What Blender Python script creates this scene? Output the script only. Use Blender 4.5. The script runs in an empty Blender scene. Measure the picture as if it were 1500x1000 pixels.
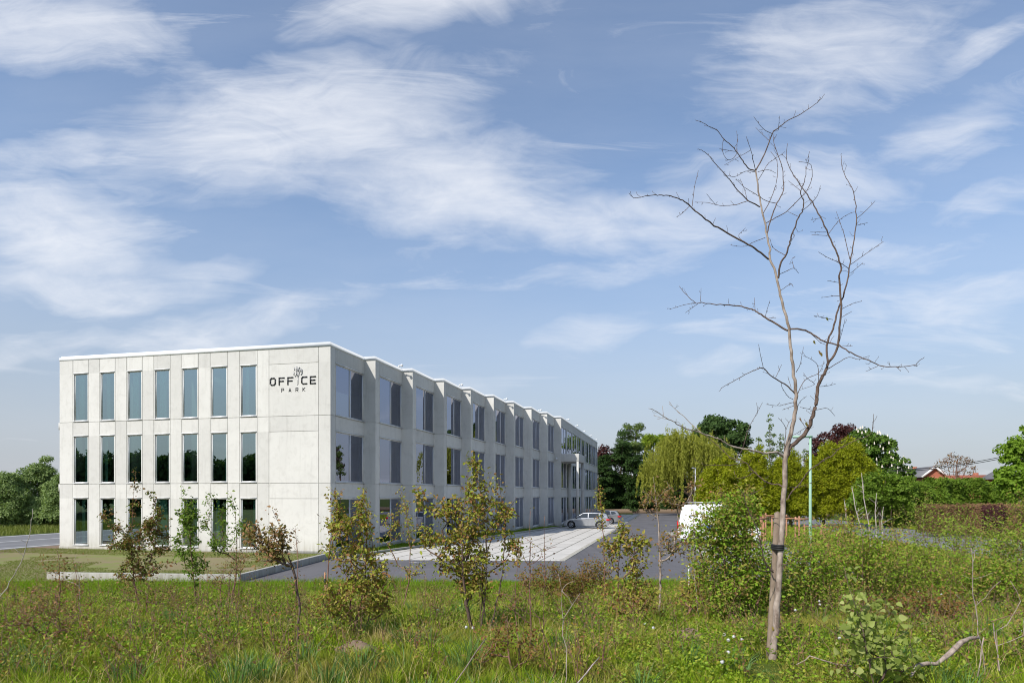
import bpy, math, random
import numpy as np
from mathutils import Vector, Matrix
R = math.radians
scene = bpy.context.scene
COL = scene.collection
EYE = 3.13

# ------------------------------------------------------------------ camera
cam = bpy.data.cameras.new('camera')
camo = bpy.data.objects.new('camera', cam); COL.objects.link(camo)
camo.location = (0, 0, EYE); camo.rotation_euler = (R(90), 0, 0)
cam.sensor_fit = 'HORIZONTAL'; cam.sensor_width = 36; cam.lens = 24
cam.shift_y = 0.150; cam.clip_start = .1; cam.clip_end = 6000
scene.camera = camo
scene.view_settings.view_transform = 'Standard'
scene.view_settings.look = 'None'
scene.view_settings.exposure = 0.30
scene.view_settings.gamma = 1.0
scene.cycles.transparent_max_bounces = 16
scene.cycles.max_bounces = 8
scene.cycles.filter_width = 1.05

# ------------------------------------------------------------------ sun direction (where the light travels)
AX = Vector((.2288, .9735, 0))     # along the long side of the office
OX = Vector((.9735, -.2288, 0))    # outwards from the long side
LD = (OX * 1.0 + AX * 1.756 + Vector((0, 0, -1.82))).normalized()
SUN_EL = math.asin(-LD.z)
SUN_AZ = math.atan2(-LD.x, -LD.y)   # azimuth from +Y towards +X of the sun's position
sl = bpy.data.lights.new('sun', 'SUN'); sl.energy = 4.1; sl.angle = R(.55); sl.color = (1, .96, .90)
so = bpy.data.objects.new('sun', sl); COL.objects.link(so)
so.rotation_euler = (-LD).to_track_quat('Z', 'Y').to_euler()
so.location = (-30, -30, 40)

# ------------------------------------------------------------------ node helpers
def new_mat(name):
    m = bpy.data.materials.new(name); m.use_nodes = True
    nt = m.node_tree; nt.nodes.clear()
    out = nt.nodes.new('ShaderNodeOutputMaterial')
    return m, nt, out
def N(nt, typ, **kw):
    n = nt.nodes.new(typ)
    for k, v in kw.items():
        if k.startswith('i_'): n.inputs[k[2:].replace('_', ' ')].default_value = v
        elif k.startswith('n'):
            n.inputs[int(k[1:])].default_value = v
        else: setattr(n, k, v)
    return n
def L(nt, a, b): nt.links.new(a, b)
def math_n(nt, op, a, b=None, c=None, clamp=False):
    n = nt.nodes.new('ShaderNodeMath'); n.operation = op; n.use_clamp = clamp
    for i, v in enumerate((a, b, c)):
        if v is None: continue
        if isinstance(v, (int, float)): n.inputs[i].default_value = v
        else: nt.links.new(v, n.inputs[i])
    return n.outputs[0]
def ramp(nt, fac, stops):
    n = nt.nodes.new('ShaderNodeValToRGB'); cr = n.color_ramp
    while len(cr.elements) < len(stops): cr.elements.new(.5)
    for e, (p, c) in zip(cr.elements, stops):
        e.position = p; e.color = (*c, 1) if len(c) == 3 else c
    nt.links.new(fac, n.inputs[0]); return n.outputs[0]
def mixc(nt, f, a, b, blend='MIX'):
    n = nt.nodes.new('ShaderNodeMix'); n.data_type = 'RGBA'; n.blend_type = blend
    for s, v in ((n.inputs[0], f), (n.inputs[6], a), (n.inputs[7], b)):
        if isinstance(v, (int, float)): s.default_value = v
        elif isinstance(v, tuple): s.default_value = (*v, 1) if len(v) == 3 else v
        else: nt.links.new(v, s)
    return n.outputs[2]
def noise(nt, vec, scale, detail=4, rough=.55, dist=0):
    n = nt.nodes.new('ShaderNodeTexNoise'); n.inputs['Scale'].default_value = scale
    n.inputs['Detail'].default_value = detail; n.inputs['Roughness'].default_value = rough
    n.inputs['Distortion'].default_value = dist
    if vec is not None: nt.links.new(vec, n.inputs['Vector'])
    return n.outputs['Fac']
def mapping(nt, vec, loc=(0, 0, 0), rot=(0, 0, 0), sc=(1, 1, 1), typ='POINT'):
    n = nt.nodes.new('ShaderNodeMapping'); n.vector_type = typ
    n.inputs['Location'].default_value = loc; n.inputs['Rotation'].default_value = rot
    n.inputs['Scale'].default_value = sc; nt.links.new(vec, n.inputs['Vector'])
    return n.outputs[0]

# ------------------------------------------------------------------ world: sky with cirrus
w = bpy.data.worlds.new('World'); scene.world = w; w.use_nodes = True
nt = w.node_tree; nt.nodes.clear()
wout = nt.nodes.new('ShaderNodeOutputWorld'); bg = nt.nodes.new('ShaderNodeBackground')
sky = nt.nodes.new('ShaderNodeTexSky'); sky.sky_type = 'NISHITA'; sky.sun_disc = False
sky.sun_elevation = SUN_EL; sky.sun_rotation = SUN_AZ; sky.air_density = 1.0; sky.dust_density = .8; sky.ozone_density = 2.2
SKY_STR = .130
tc = nt.nodes.new('ShaderNodeTexCoord'); sep = nt.nodes.new('ShaderNodeSeparateXYZ')
L(nt, tc.outputs['Generated'], sep.inputs[0])
ay = math_n(nt, 'MAXIMUM', math_n(nt, 'ABSOLUTE', sep.outputs[1]), .12)
cu = math_n(nt, 'DIVIDE', sep.outputs[0], ay); cv = math_n(nt, 'DIVIDE', sep.outputs[2], ay)
cmb = nt.nodes.new('ShaderNodeCombineXYZ'); L(nt, cu, cmb.inputs[0]); L(nt, cv, cmb.inputs[1])
uv = cmb.outputs[0]
# warp
wn = nt.nodes.new('ShaderNodeTexNoise'); wn.inputs['Scale'].default_value = 3.2; wn.inputs['Detail'].default_value = 4
L(nt, uv, wn.inputs['Vector'])
wv = nt.nodes.new('ShaderNodeVectorMath'); wv.operation = 'MULTIPLY_ADD'
L(nt, wn.outputs['Color'], wv.inputs[0]); wv.inputs[1].default_value = (.20, .15, 0)
sub = nt.nodes.new('ShaderNodeVectorMath'); sub.operation = 'SUBTRACT'; L(nt, uv, sub.inputs[0]); sub.inputs[1].default_value = (.10, .075, 0)
L(nt, sub.outputs[0], wv.inputs[2]); wuv = wv.outputs[0]
blobs = [(60, 30, 230, 60, -8, 1.15), (250, 75, 110, 40, -30, .6), (620, 8, 200, 50, 5, 1.1), (560, 45, 60, 60, -40, .4),
         (420, 195, 310, 100, 6, 1.15), (620, 265, 330, 85, -12, 1.12), (880, 325, 240, 52, -7, 1.05), (720, 225, 190, 45, -8, .7), (100, 235, 170, 32, 6, .72), (500, 110, 170, 42, -14, .66),
         (70, 350, 180, 75, -10, 1.25), (110, 420, 230, 34, -2, .9), (270, 395, 140, 22, -2, .5),
         (1230, 70, 270, 90, 22, .85), (1440, 60, 110, 26, 28, .66), (1410, 190, 120, 60, 8, .86), (1160, 268, 240, 54, 5, .9), (1000, 265, 90, 60, 4, .5),
         (1400, 432, 210, 36, 4, .8), (1290, 375, 200, 26, 8, .6), (860, 492, 120, 26, 8, .62), (330, 478, 260, 32, 8, .66), (900, 405, 210, 24, 8, .5), (90, 500, 190, 26, 4, .5),
         (740, 95, 110, 26, 10, .38), (1060, 520, 110, 22, 0, .4), (1460, 300, 130, 30, 12, .45), (640, 560, 240, 26, 3, .34), (1350, 560, 240, 26, 2, .34)]
tot = None
for (bx, by, rx, ry, ang, st) in blobs:
    mp = mapping(nt, wuv, ((bx - 750) / 1000, (725 - by) / 1000, 0), (0, 0, R(ang)), (rx / 880, ry / 760, 1), 'TEXTURE')
    ln = nt.nodes.new('ShaderNodeVectorMath'); ln.operation = 'LENGTH'; L(nt, mp, ln.inputs[0])
    mr = nt.nodes.new('ShaderNodeMapRange'); mr.interpolation_type = 'SMOOTHERSTEP'
    mr.inputs['From Min'].default_value = 1.35; mr.inputs['From Max'].default_value = 0
    mr.inputs['To Max'].default_value = st
    L(nt, ln.outputs['Value'], mr.inputs['Value'])
    tot = mr.outputs[0] if tot is None else math_n(nt, 'MAXIMUM', tot, mr.outputs[0])
# fibres: two stretched noises
f1 = noise(nt, mapping(nt, wuv, rot=(0, 0, R(-9)), sc=(1.4, 4.6, 1)), 2.6, 9, .60, 1.3)
f2 = noise(nt, mapping(nt, uv, rot=(0, 0, R(34)), sc=(1.6, 7, 1)), 2.6, 9, .62, 1.6)
f3 = noise(nt, mapping(nt, uv, sc=(1, 1.8, 1)), 4.0, 9, .62, 1.4)
fb = math_n(nt, 'ADD', math_n(nt, 'MULTIPLY', f1, .58), math_n(nt, 'ADD', math_n(nt, 'MULTIPLY', f2, .30), math_n(nt, 'MULTIPLY', f3, .16)))
dens = math_n(nt, 'ADD', tot, math_n(nt, 'MULTIPLY', math_n(nt, 'SUBTRACT', fb, .49), 2.9))
dens = math_n(nt, 'MULTIPLY', dens, math_n(nt, 'MINIMUM', math_n(nt, 'MULTIPLY', tot, 3.2), 1.0))
mr = nt.nodes.new('ShaderNodeMapRange'); mr.interpolation_type = 'SMOOTHSTEP'
mr.inputs['From Min'].default_value = -.25; mr.inputs['From Max'].default_value = 2.0; mr.inputs['To Max'].default_value = .88
L(nt, dens, mr.inputs['Value']); cloud = mr.outputs[0]
veil = math_n(nt, 'MULTIPLY', noise(nt, mapping(nt, uv, rot=(0, 0, R(-6)), sc=(1, 4, 1)), 1.7, 6, .6), .22)
wsp = nt.nodes.new('ShaderNodeMapRange'); wsp.interpolation_type = 'SMOOTHSTEP'; wsp.inputs['From Min'].default_value = .50; wsp.inputs['From Max'].default_value = .80; wsp.inputs['To Max'].default_value = .55
L(nt, noise(nt, mapping(nt, uv, rot=(0, 0, R(-7)), sc=(1.1, 6.5, 1)), 2.1, 10, .62, 1.1), wsp.inputs['Value'])
cloud = math_n(nt, 'ADD', cloud, math_n(nt, 'MULTIPLY', wsp.outputs[0], math_n(nt, 'SUBTRACT', 1.0, cloud)), clamp=True)
cloud = math_n(nt, 'MAXIMUM', cloud, veil)
# grade of the sky: a slightly deeper blue high up, milky towards the horizon
skc = mixc(nt, 1.0, sky.outputs[0], (.91, .98, 1.03), 'MULTIPLY')
hz = nt.nodes.new('ShaderNodeMapRange'); hz.interpolation_type = 'SMOOTHSTEP'
hz.inputs['From Min'].default_value = .42; hz.inputs['From Max'].default_value = -.02; hz.inputs['To Max'].default_value = .88
L(nt, sep.outputs[2], hz.inputs['Value'])
skc = mixc(nt, hz.outputs[0], skc, (2.72, 2.86, 3.26))
cl = mixc(nt, cloud, skc, (5.75, 5.9, 6.25))
L(nt, cl, bg.inputs['Color']); bg.inputs['Strength'].default_value = SKY_STR; L(nt, bg.outputs[0], wout.inputs[0])
SKYNODES = (sky, bg)

# ------------------------------------------------------------------ mesh helpers
def tag(o, label=None, cat=None, group=None, kind=None):
    if label: o['label'] = label
    if cat: o['category'] = cat
    if group: o['group'] = group
    if kind: o['kind'] = kind
    return o
def empty(name, loc=(0, 0, 0), rz=0.0, **kw):
    o = bpy.data.objects.new(name, None); COL.objects.link(o); o.empty_display_size = .2
    o.location = loc; o.rotation_euler = (0, 0, rz); return tag(o, **kw)
class MB:
    def __init__(s): s.V = []; s.F = {3: [], 4: []}; s.n = 0; s.poly = []
    def add(s, V, *Fs):
        V = np.asarray(V, float).reshape(-1, 3)
        for F in Fs:
            F = np.asarray(F, int)
            if F.size: s.F[F.shape[1]].append(F + s.n)
        s.V.append(V); s.n += len(V); return s
    def ngon(s, V):
        s.V.append(np.asarray(V, float)); s.poly.append(list(range(s.n, s.n + len(V)))); s.n += len(V)
    def box(s, a, b, M=None):
        x0, y0, z0 = a; x1, y1, z1 = b
        V = np.array([(x0, y0, z0), (x1, y0, z0), (x1, y1, z0), (x0, y1, z0), (x0, y0, z1), (x1, y0, z1), (x1, y1, z1), (x0, y1, z1)], float)
        if M is not None: V = np.array([M @ Vector(v) for v in V])
        s.add(V, [(0, 3, 2, 1), (4, 5, 6, 7), (0, 1, 5, 4), (1, 2, 6, 5), (2, 3, 7, 6), (3, 0, 4, 7)]); return s
    def bar(s, p, q, wdt, hgt=None):
        p = Vector(p); q = Vector(q); d = q - p; ln = d.length
        hgt = hgt or wdt
        M = Matrix.Translation(p) @ d.to_track_quat('X', 'Z').to_matrix().to_4x4()
        return s.box((0, -wdt / 2, -hgt / 2), (ln, wdt / 2, hgt / 2), M)
    def tube(s, P, rad, n=6, cap=True):
        P = np.asarray(P, float); k = len(P)
        rad = np.broadcast_to(np.asarray(rad, float), (k,))
        T = np.gradient(P, axis=0); T /= np.linalg.norm(T, axis=1)[:, None] + 1e-9
        ref = np.array([.31, .22, .92]) if abs(T[0][2]) < .9 else np.array([.95, .2, .1])
        A = np.cross(T, ref); A /= np.linalg.norm(A, axis=1)[:, None] + 1e-9
        B = np.cross(T, A)
        th = np.linspace(0, 2 * np.pi, n, endpoint=False)
        ring = P[:, None, :] + rad[:, None, None] * (np.cos(th)[None, :, None] * A[:, None, :] + np.sin(th)[None, :, None] * B[:, None, :])
        V = ring.reshape(-1, 3)
        i = np.arange(k - 1)[:, None] * n; j = np.arange(n)[None, :]; j2 = (j + 1) % n
        Q = np.stack([i + j, i + j2, i + n + j2, i + n + j], -1).reshape(-1, 4)
        tip = np.vstack([V, P[-1:] + T[-1:] * rad[-1] * .6])
        t = [(((k - 1) * n + a), ((k - 1) * n + (a + 1) % n), k * n) for a in range(n)]
        s.add(tip, Q, t); return s
    def lathe(s, prof, n=24, M=None, axis='z'):
        prof = np.asarray(prof, float); k = len(prof); th = np.linspace(0, 2 * np.pi, n, endpoint=False)
        V = np.zeros((k, n, 3))
        V[:, :, 0] = prof[:, 0:1] * np.cos(th); V[:, :, 1] = prof[:, 0:1] * np.sin(th); V[:, :, 2] = prof[:, 1:2]
        V = V.reshape(-1, 3)
        if axis == 'y': V = V[:, [0, 2, 1]] * np.array([1, 1, -1])
        if M is not None: V = np.array([M @ Vector(v) for v in V])
        i = np.arange(k - 1)[:, None] * n; j = np.arange(n)[None, :]; j2 = (j + 1) % n
        s.add(V, np.stack([i + j, i + j2, i + n + j2, i + n + j], -1).reshape(-1, 4)); return s
    def build(s, name, mat, parent=None, smooth=False):
        me = bpy.data.meshes.new(name)
        V = np.vstack(s.V) if s.V else np.zeros((0, 3))
        me.vertices.add(len(V)); me.vertices.foreach_set('co', V.astype(np.float32).ravel())
        idx = []; tot = []
        for k in (3, 4):
            if s.F[k]:
                F = np.vstack(s.F[k]); idx.append(F.ravel()); tot.append(np.full(len(F), k))
        for p in s.poly: idx.append(np.array(p)); tot.append(np.array([len(p)]))
        idx = np.concatenate(idx).astype(np.int32); tot = np.concatenate(tot).astype(np.int32)
        st = np.concatenate([[0], np.cumsum(tot)[:-1]]).astype(np.int32)
        me.loops.add(len(idx)); me.loops.foreach_set('vertex_index', idx)
        me.polygons.add(len(tot)); me.polygons.foreach_set('loop_start', st); me.polygons.foreach_set('loop_total', tot)
        me.update(calc_edges=True)
        if smooth: me.polygons.foreach_set('use_smooth', np.ones(len(tot), bool))
        me.materials.append(mat)
        o = bpy.data.objects.new(name, me); COL.objects.link(o)
        if parent: o.parent = parent
        return o
def bevel(o, wd, seg=2):
    m = o.modifiers.new('bevel', 'BEVEL'); m.width = wd; m.segments = seg; m.limit_method = 'ANGLE'; m.angle_limit = R(35); return o
def copy_tree(o, parent=None):
    c = o.copy(); COL.objects.link(c)
    if parent: c.parent = parent
    for ch in [k for k in bpy.data.objects if k.parent == o]: copy_tree(ch, c)
    return c

# terrain
def hgt(X, Y):
    X = np.asarray(X, float); Y = np.asarray(Y, float)
    t = np.clip((24.3 - Y) / 20.0, 0, 1); s = t * t * (3 - 2 * t)
    b = (np.sin(X * 1.3 + Y * .7) + np.sin(X * .6 - Y * 1.9 + 2) + np.sin(X * 2.9 + 1.3 * Y + 1)) * .018
    return 1.42 * s + b * np.clip(t * 4, 0, 1) * (Y > -2)
def hz1(X, Y): return float(hgt(X, Y))
def PP(px, py, Y): return Vector(((px - 750) / 1000 * Y, Y, EYE + (725 - py) / 1000 * Y))
def G0(px, py):
    Y = EYE * 1000 / (py - 725); return ((px - 750) / 1000 * Y, Y)
def GT(px, py):          # where that sight line meets the bank
    lo, hi = 3.0, 60.0
    for _ in range(50):
        m = (lo + hi) / 2; p = PP(px, py, m)
        if p.z > hz1(p.x, m): lo = m
        else: hi = m
    return PP(px, py, lo)

# ------------------------------------------------------------------ materials
def simple(name, col, rough=.6, metal=0, spec=.5, var=0, vscale=5, coat=0):
    m, nt, out = new_mat(name)
    b = N(nt, 'ShaderNodeBsdfPrincipled', i_Roughness=rough, i_Metallic=metal)
    b.inputs['Specular IOR Level'].default_value = spec
    b.inputs['Coat Weight'].default_value = coat
    if var:
        g = N(nt, 'ShaderNodeTexCoord'); f = noise(nt, g.outputs['Object'], vscale, 5, .6)
        c = mixc(nt, f, tuple(x * (1 - var) for x in col), tuple(min(1, x * (1 + var)) for x in col))
        L(nt, c, b.inputs['Base Color'])
        L(nt, math_n(nt, 'ADD', math_n(nt, 'MULTIPLY', f, .2), rough - .1), b.inputs['Roughness'])
    else: b.inputs['Base Color'].default_value = (*col, 1)
    L(nt, b.outputs[0], out.inputs[0]); return m
def leafmat(name, cols, trans=.3, rough=.5, patch=None, pscale=1.0, spec=.10):
    m, nt, out = new_mat(name)
    g = N(nt, 'ShaderNodeNewGeometry')
    n = len(cols)
    c = ramp(nt, g.outputs['Random Per Island'], [(i / max(1, n - 1), k) for i, k in enumerate(cols)])
    if patch:
        f = noise(nt, g.outputs['Position'], pscale, 4, .6)
        f = ramp(nt, f, [(.42, (0, 0, 0)), (.62, (1, 1, 1))])
        c = mixc(nt, math_n(nt, 'MULTIPLY', f, .75), c, patch)
    b = N(nt, 'ShaderNodeBsdfPrincipled', i_Roughness=rough); b.inputs['Specular IOR Level'].default_value = spec
    L(nt, c, b.inputs['Base Color'])
    t = N(nt, 'ShaderNodeBsdfTranslucent')
    L(nt, mixc(nt, 1.0, c, (1.25, 1.35, .7), 'MULTIPLY'), t.inputs[0])
    mx = N(nt, 'ShaderNodeMixShader'); mx.inputs[0].default_value = trans
    L(nt, b.outputs[0], mx.inputs[1]); L(nt, t.outputs[0], mx.inputs[2]); L(nt, mx.outputs[0], out.inputs[0])
    return m
def bark(name, a, b_, sc=18, rough=.85):
    m, nt, out = new_mat(name)
    g = N(nt, 'ShaderNodeNewGeometry')
    f = noise(nt, mapping(nt, g.outputs['Position'], sc=(1, 1, .45)), sc, 6, .65)
    f2 = noise(nt, g.outputs['Position'], sc * .25, 3, .5)
    c = ramp(nt, math_n(nt, 'ADD', math_n(nt, 'MULTIPLY', f, .6), math_n(nt, 'MULTIPLY', f2, .4)), [(.36, a), (.62, b_)])
    b = N(nt, 'ShaderNodeBsdfPrincipled', i_Roughness=rough); b.inputs['Specular IOR Level'].default_value = .2
    L(nt, c, b.inputs['Base Color'])
    bp = N(nt, 'ShaderNodeBump', i_Strength=.5, i_Distance=.01); L(nt, f, bp.inputs['Height']); L(nt, bp.outputs[0], b.inputs['Normal'])
    L(nt, b.outputs[0], out.inputs[0]); return m

def concrete(name, base, dark, streak=.5):
    m, nt, out = new_mat(name)
    tcn = N(nt, 'ShaderNodeTexCoord'); P = tcn.outputs['Object']
    big = noise(nt, P, .55, 5, .6, .6); mid = noise(nt, P, 2.3, 6, .65, .4)
    fine = noise(nt, P, 34, 4, .6)
    st = noise(nt, mapping(nt, P, sc=(3.2, 3.2, .35)), 1.5, 5, .62)
    at = N(nt, 'ShaderNodeAttribute', attribute_name='tone')
    c = mixc(nt, ramp(nt, big, [(.36, (0, 0, 0)), (.68, (1, 1, 1))]), base, tuple(x * .925 for x in base))
    c = mixc(nt, math_n(nt, 'MULTIPLY', ramp(nt, mid, [(.5, (0, 0, 0)), (.74, (1, 1, 1))]), .55), c, dark)
    c = mixc(nt, math_n(nt, 'MULTIPLY', ramp(nt, st, [(.54, (0, 0, 0)), (.78, (1, 1, 1))]), streak), c, dark)
    c = mixc(nt, math_n(nt, 'MULTIPLY', fine, .10), c, (.2, .2, .19))
    sz = N(nt, 'ShaderNodeSeparateXYZ'); L(nt, P, sz.inputs[0])
    gz = N(nt, 'ShaderNodeMapRange'); gz.inputs['From Min'].default_value = 1.1; gz.inputs['From Max'].default_value = 0.0; L(nt, sz.outputs[2], gz.inputs['Value'])
    c = mixc(nt, math_n(nt, 'MULTIPLY', math_n(nt, 'MULTIPLY', gz.outputs[0], gz.outputs[0]), ramp(nt, st, [(.35, (.1, .1, .1)), (.65, (1, 1, 1))])), c, (dark[0] * .75, dark[1] * .72, dark[2] * .62))
    hsv = N(nt, 'ShaderNodeHueSaturation'); L(nt, c, hsv.inputs['Color'])
    L(nt, math_n(nt, 'ADD', math_n(nt, 'MULTIPLY', at.outputs['Fac'], .17), .91), hsv.inputs['Value'])
    b = N(nt, 'ShaderNodeBsdfPrincipled', i_Roughness=.82); b.inputs['Specular IOR Level'].default_value = .25
    L(nt, hsv.outputs[0], b.inputs['Base Color'])
    bp = N(nt, 'ShaderNodeBump', i_Strength=.25, i_Distance=.01); L(nt, fine, bp.inputs['Height']); L(nt, bp.outputs[0], b.inputs['Normal'])
    L(nt, b.outputs[0], out.inputs[0]); return m
M = {}
M['concrete'] = concrete('pale_concrete', (.635, .62, .58), (.47, .455, .42), .62)
M['coping'] = simple('white_coping', (.74, .75, .75), .4, 0, .5, .03, 2)
M['frame'] = simple('aluminium_frame', (.66, .66, .65), .45, .1, .5)
M['darkframe'] = simple('dark_profile', (.05, .052, .055), .4)
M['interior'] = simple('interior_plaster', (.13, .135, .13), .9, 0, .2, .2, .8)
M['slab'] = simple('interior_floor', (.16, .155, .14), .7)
M['curtain'] = simple('sheer_curtain', (.80, .84, .80), .9)
M['sign'] = simple('sign_black', (.012, .012, .015), .35)
M['signgrey'] = simple('sign_grey', (.40, .40, .41), .3, .6)
M['kerb'] = concrete('kerb_concrete', (.50, .485, .44), (.36, .345, .31), .25)
def glassmat(name, tint, refl, base):
    m, nt, out = new_mat(name)
    tr = N(nt, 'ShaderNodeBsdfTransparent'); tr.inputs[0].default_value = (*tint, 1)
    gl = N(nt, 'ShaderNodeBsdfGlossy', i_Roughness=.0); gl.inputs[0].default_value = (*refl, 1)
    tcn = N(nt, 'ShaderNodeTexCoord')
    nz = noise(nt, tcn.outputs['Object'], .5, 2, .5)
    bp = N(nt, 'ShaderNodeBump', i_Strength=.05, i_Distance=.05); L(nt, nz, bp.inputs['Height']); L(nt, bp.outputs[0], gl.inputs['Normal'])
    fr = N(nt, 'ShaderNodeFresnel', i_IOR=1.55)
    f = math_n(nt, 'ADD', math_n(nt, 'MULTIPLY', fr.outputs[0], 1 - base), base, clamp=True)
    mx = N(nt, 'ShaderNodeMixShader'); L(nt, f, mx.inputs[0]); L(nt, tr.outputs[0], mx.inputs[1]); L(nt, gl.outputs[0], mx.inputs[2])
    L(nt, mx.outputs[0], out.inputs[0]); return m
M['glass'] = glassmat('green_glass', (.40, .70, .60), (.70, .86, .88), .40)
M['glass2'] = glassmat('blue_glass', (.30, .44, .50), (.74, .78, .95), .30)
M['pole'] = simple('mint_green_paint', (.29, .46, .33), .45, 0, .5, .06, 4)
M['galv'] = simple('galvanised_steel', (.4, .41, .42), .45, .5)
M['brick'] = simple('red_brick', (.36, .13, .08), .85, 0, .2, .2, 6)
M['tile'] = simple('red_roof_tiles', (.36, .12, .07), .8, 0, .2, .3, 4)
M['slate'] = simple('grey_slate', (.16, .155, .16), .7, 0, .3, .15, 4)
M['white'] = simple('white_paint', (.75, .75, .74), .5)
M['wood'] = bark('stake_wood', (.12, .085, .06), (.30, .235, .175), 9)
M['owood'] = bark('orange_wood', (.30, .14, .08), (.46, .25, .15), 6)
M['rubber'] = simple('black_rubber', (.015, .015, .016), .75)
M['carsilver'] = simple('silver_paint', (.40, .41, .43), .28, .55, .5, 0, 1, 1.0)
M['cargrey'] = simple('grey_paint', (.26, .265, .275), .28, .5, .5, 0, 1, 1.0)
M['vanwhite'] = simple('van_white_paint', (.78, .78, .78), .35, 0, .5, 0, 1, .6)
M['cardark'] = simple('dark_plastic', (.02, .02, .022), .5)
M['carglass'] = simple('car_glass', (.015, .02, .022), .05, 0, .9)
M['red'] = simple('red_lens', (.55, .01, .01), .25)
M['lens'] = simple('clear_lens', (.7, .72, .75), .1, .3)
M['rim'] = simple('alloy_rim', (.6, .6, .62), .3, .7)
M['blue'] = simple('blue_mark', (.03, .12, .5), .4)
M['bark_main'] = bark('bare_tree_bark', (.15, .11, .085), (.44, .36, .30), 26)
M['bark_dark'] = bark('dark_limb_bark', (.06, .04, .032), (.16, .11, .085), 40)
M['bark_red'] = bark('reddish_stem', (.10, .05, .04), (.28, .16, .11), 30)
M['bark_brown'] = bark('brown_trunk', (.07, .05, .035), (.18, .13, .09), 6)
M['bark_pale'] = bark('pale_birch_bark', (.28, .23, .19), (.52, .46, .40), 12)
M['straw'] = leafmat('dry_straw', [(.42, .32, .14), (.58, .46, .22), (.33, .21, .09)], .25, .7)
M['earth'] = simple('bare_earth', (.20, .145, .10), .95, 0, .1, .35, 12)
# leaves
G = lambda *a: a
M['lf_copper'] = leafmat('copper_leaf', [G(.12, .05, .028), G(.20, .11, .045), G(.13, .18, .03), G(.28, .14, .065), G(.16, .21, .035), G(.08, .10, .02)], .3)
M['lf_green'] = leafmat('fresh_leaf', [G(.12, .20, .025), G(.18, .275, .04), G(.08, .135, .018), G(.24, .30, .06)], .35)
M['lf_pear'] = leafmat('bronze_green_leaf', [G(.23, .28, .028), G(.34, .37, .05), G(.33, .15, .07), G(.11, .155, .018), G(.44, .40, .085), G(.26, .12, .055)], .35)
M['lf_rust'] = leafmat('rusty_leaf', [G(.24, .105, .055), G(.18, .17, .04), G(.34, .17, .095), G(.14, .16, .035)], .3)
M['lf_shrub'] = leafmat('shrub_leaf', [G(.15, .26, .018), G(.24, .37, .03), G(.075, .14, .012), G(.32, .22, .07), G(.30, .37, .05)], .32)
M['lf_shrub2'] = leafmat('shrub_leaf_dusty', [G(.19, .28, .03), G(.29, .38, .05), G(.10, .155, .018), G(.33, .25, .08)], .32)
M['lf_bramble'] = leafmat('bramble_leaf', [G(.20, .07, .035), G(.16, .17, .03), G(.28, .13, .05), G(.11, .15, .02)], .3)
M['lf_poplar'] = leafmat('pale_poplar_leaf', [G(0.240, 0.300, 0.061), G(0.348, 0.396, 0.112), G(0.156, 0.204, 0.036), G(0.432, 0.456, 0.163)], .4)
M['lf_ever'] = leafmat('dark_evergreen', [G(0.013, 0.027, 0.007), G(0.025, 0.053, 0.011), G(0.040, 0.075, 0.015)], .1, .6)
M['lf_birch'] = leafmat('birch_leaf', [G(0.105, 0.150, 0.038), G(0.150, 0.210, 0.057), G(0.075, 0.112, 0.025)], .3)
M['lf_purple'] = leafmat('purple_leaf', [G(0.058, 0.021, 0.020), G(0.098, 0.036, 0.033), G(0.039, 0.018, 0.018)], .25)
M['lf_lime'] = leafmat('lime_leaf', [G(0.182, 0.260, 0.017), G(0.247, 0.325, 0.033), G(0.130, 0.195, 0.017)], .4)
M['lf_willow'] = leafmat('willow_leaf', [G(.27, .29, .04), G(.36, .36, .065), G(.19, .21, .028)], .4)
M['lf_dkgreen'] = leafmat('deep_green_leaf', [G(0.047, 0.088, 0.025), G(0.074, 0.128, 0.034), G(0.034, 0.061, 0.018)], .25)
M['lf_horn'] = leafmat('olive_leaf', [G(.24, .28, .010), G(.33, .36, .018), G(.17, .20, .010), G(.30, .29, .018)], .35)
M['lf_chest'] = leafmat('chestnut_leaf', [G(0.083, 0.158, 0.023), G(0.128, 0.210, 0.032), G(0.053, 0.105, 0.015)], .3)
M['lf_laurel'] = leafmat('laurel_leaf', [G(.10, .175, .016), G(.16, .255, .028), G(.07, .12, .012), G(.20, .28, .04)], .3)
M['lf_brown'] = leafmat('brown_hedge_leaf', [G(0.182, 0.098, 0.054), G(0.238, 0.140, 0.071), G(0.140, 0.070, 0.042), G(0.154, 0.140, 0.036)], .2)
M['lf_maple'] = leafmat('maple_leaf', [G(0.145, 0.246, 0.018), G(0.217, 0.334, 0.037), G(0.102, 0.167, 0.015)], .4)
M['lf_olive'] = leafmat('grey_green_leaf', [G(.18, .26, .08), G(.27, .35, .13), G(.10, .16, .045), G(.32, .39, .16)], .3)
M['candle'] = simple('chestnut_blossom', (.70, .62, .52), .8)
M['grass'] = leafmat('meadow_grass', [G(.17, .28, .010), G(.28, .41, .018), G(.08, .145, .006), G(.42, .46, .045), G(.22, .33, .012), G(.12, .20, .015)], .28, .5, (.34, .27, .075), .9, .10)
M['lush'] = leafmat('lush_grass', [G(.16, .29, .014), G(.24, .38, .022), G(.13, .23, .012), G(.28, .36, .03)], .45, .5, (.19, .23, .03), .8)
M['lawng'] = leafmat('lawn_grass', [G(0.165, 0.198, 0.042), G(0.209, 0.231, 0.065), G(0.132, 0.165, 0.028)], .3)
M['clover'] = leafmat('weed_leaf', [G(.14, .24, .012), G(.23, .33, .025), G(.075, .135, .008), G(.33, .35, .04), G(.11, .19, .02)], .22, .45, None, 1, .12)
M['bluegrass'] = leafmat('blue_green_grass', [G(.09, .17, .04), G(.14, .24, .07), G(.07, .13, .02)], .22, .45, None, 1, .12)
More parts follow.
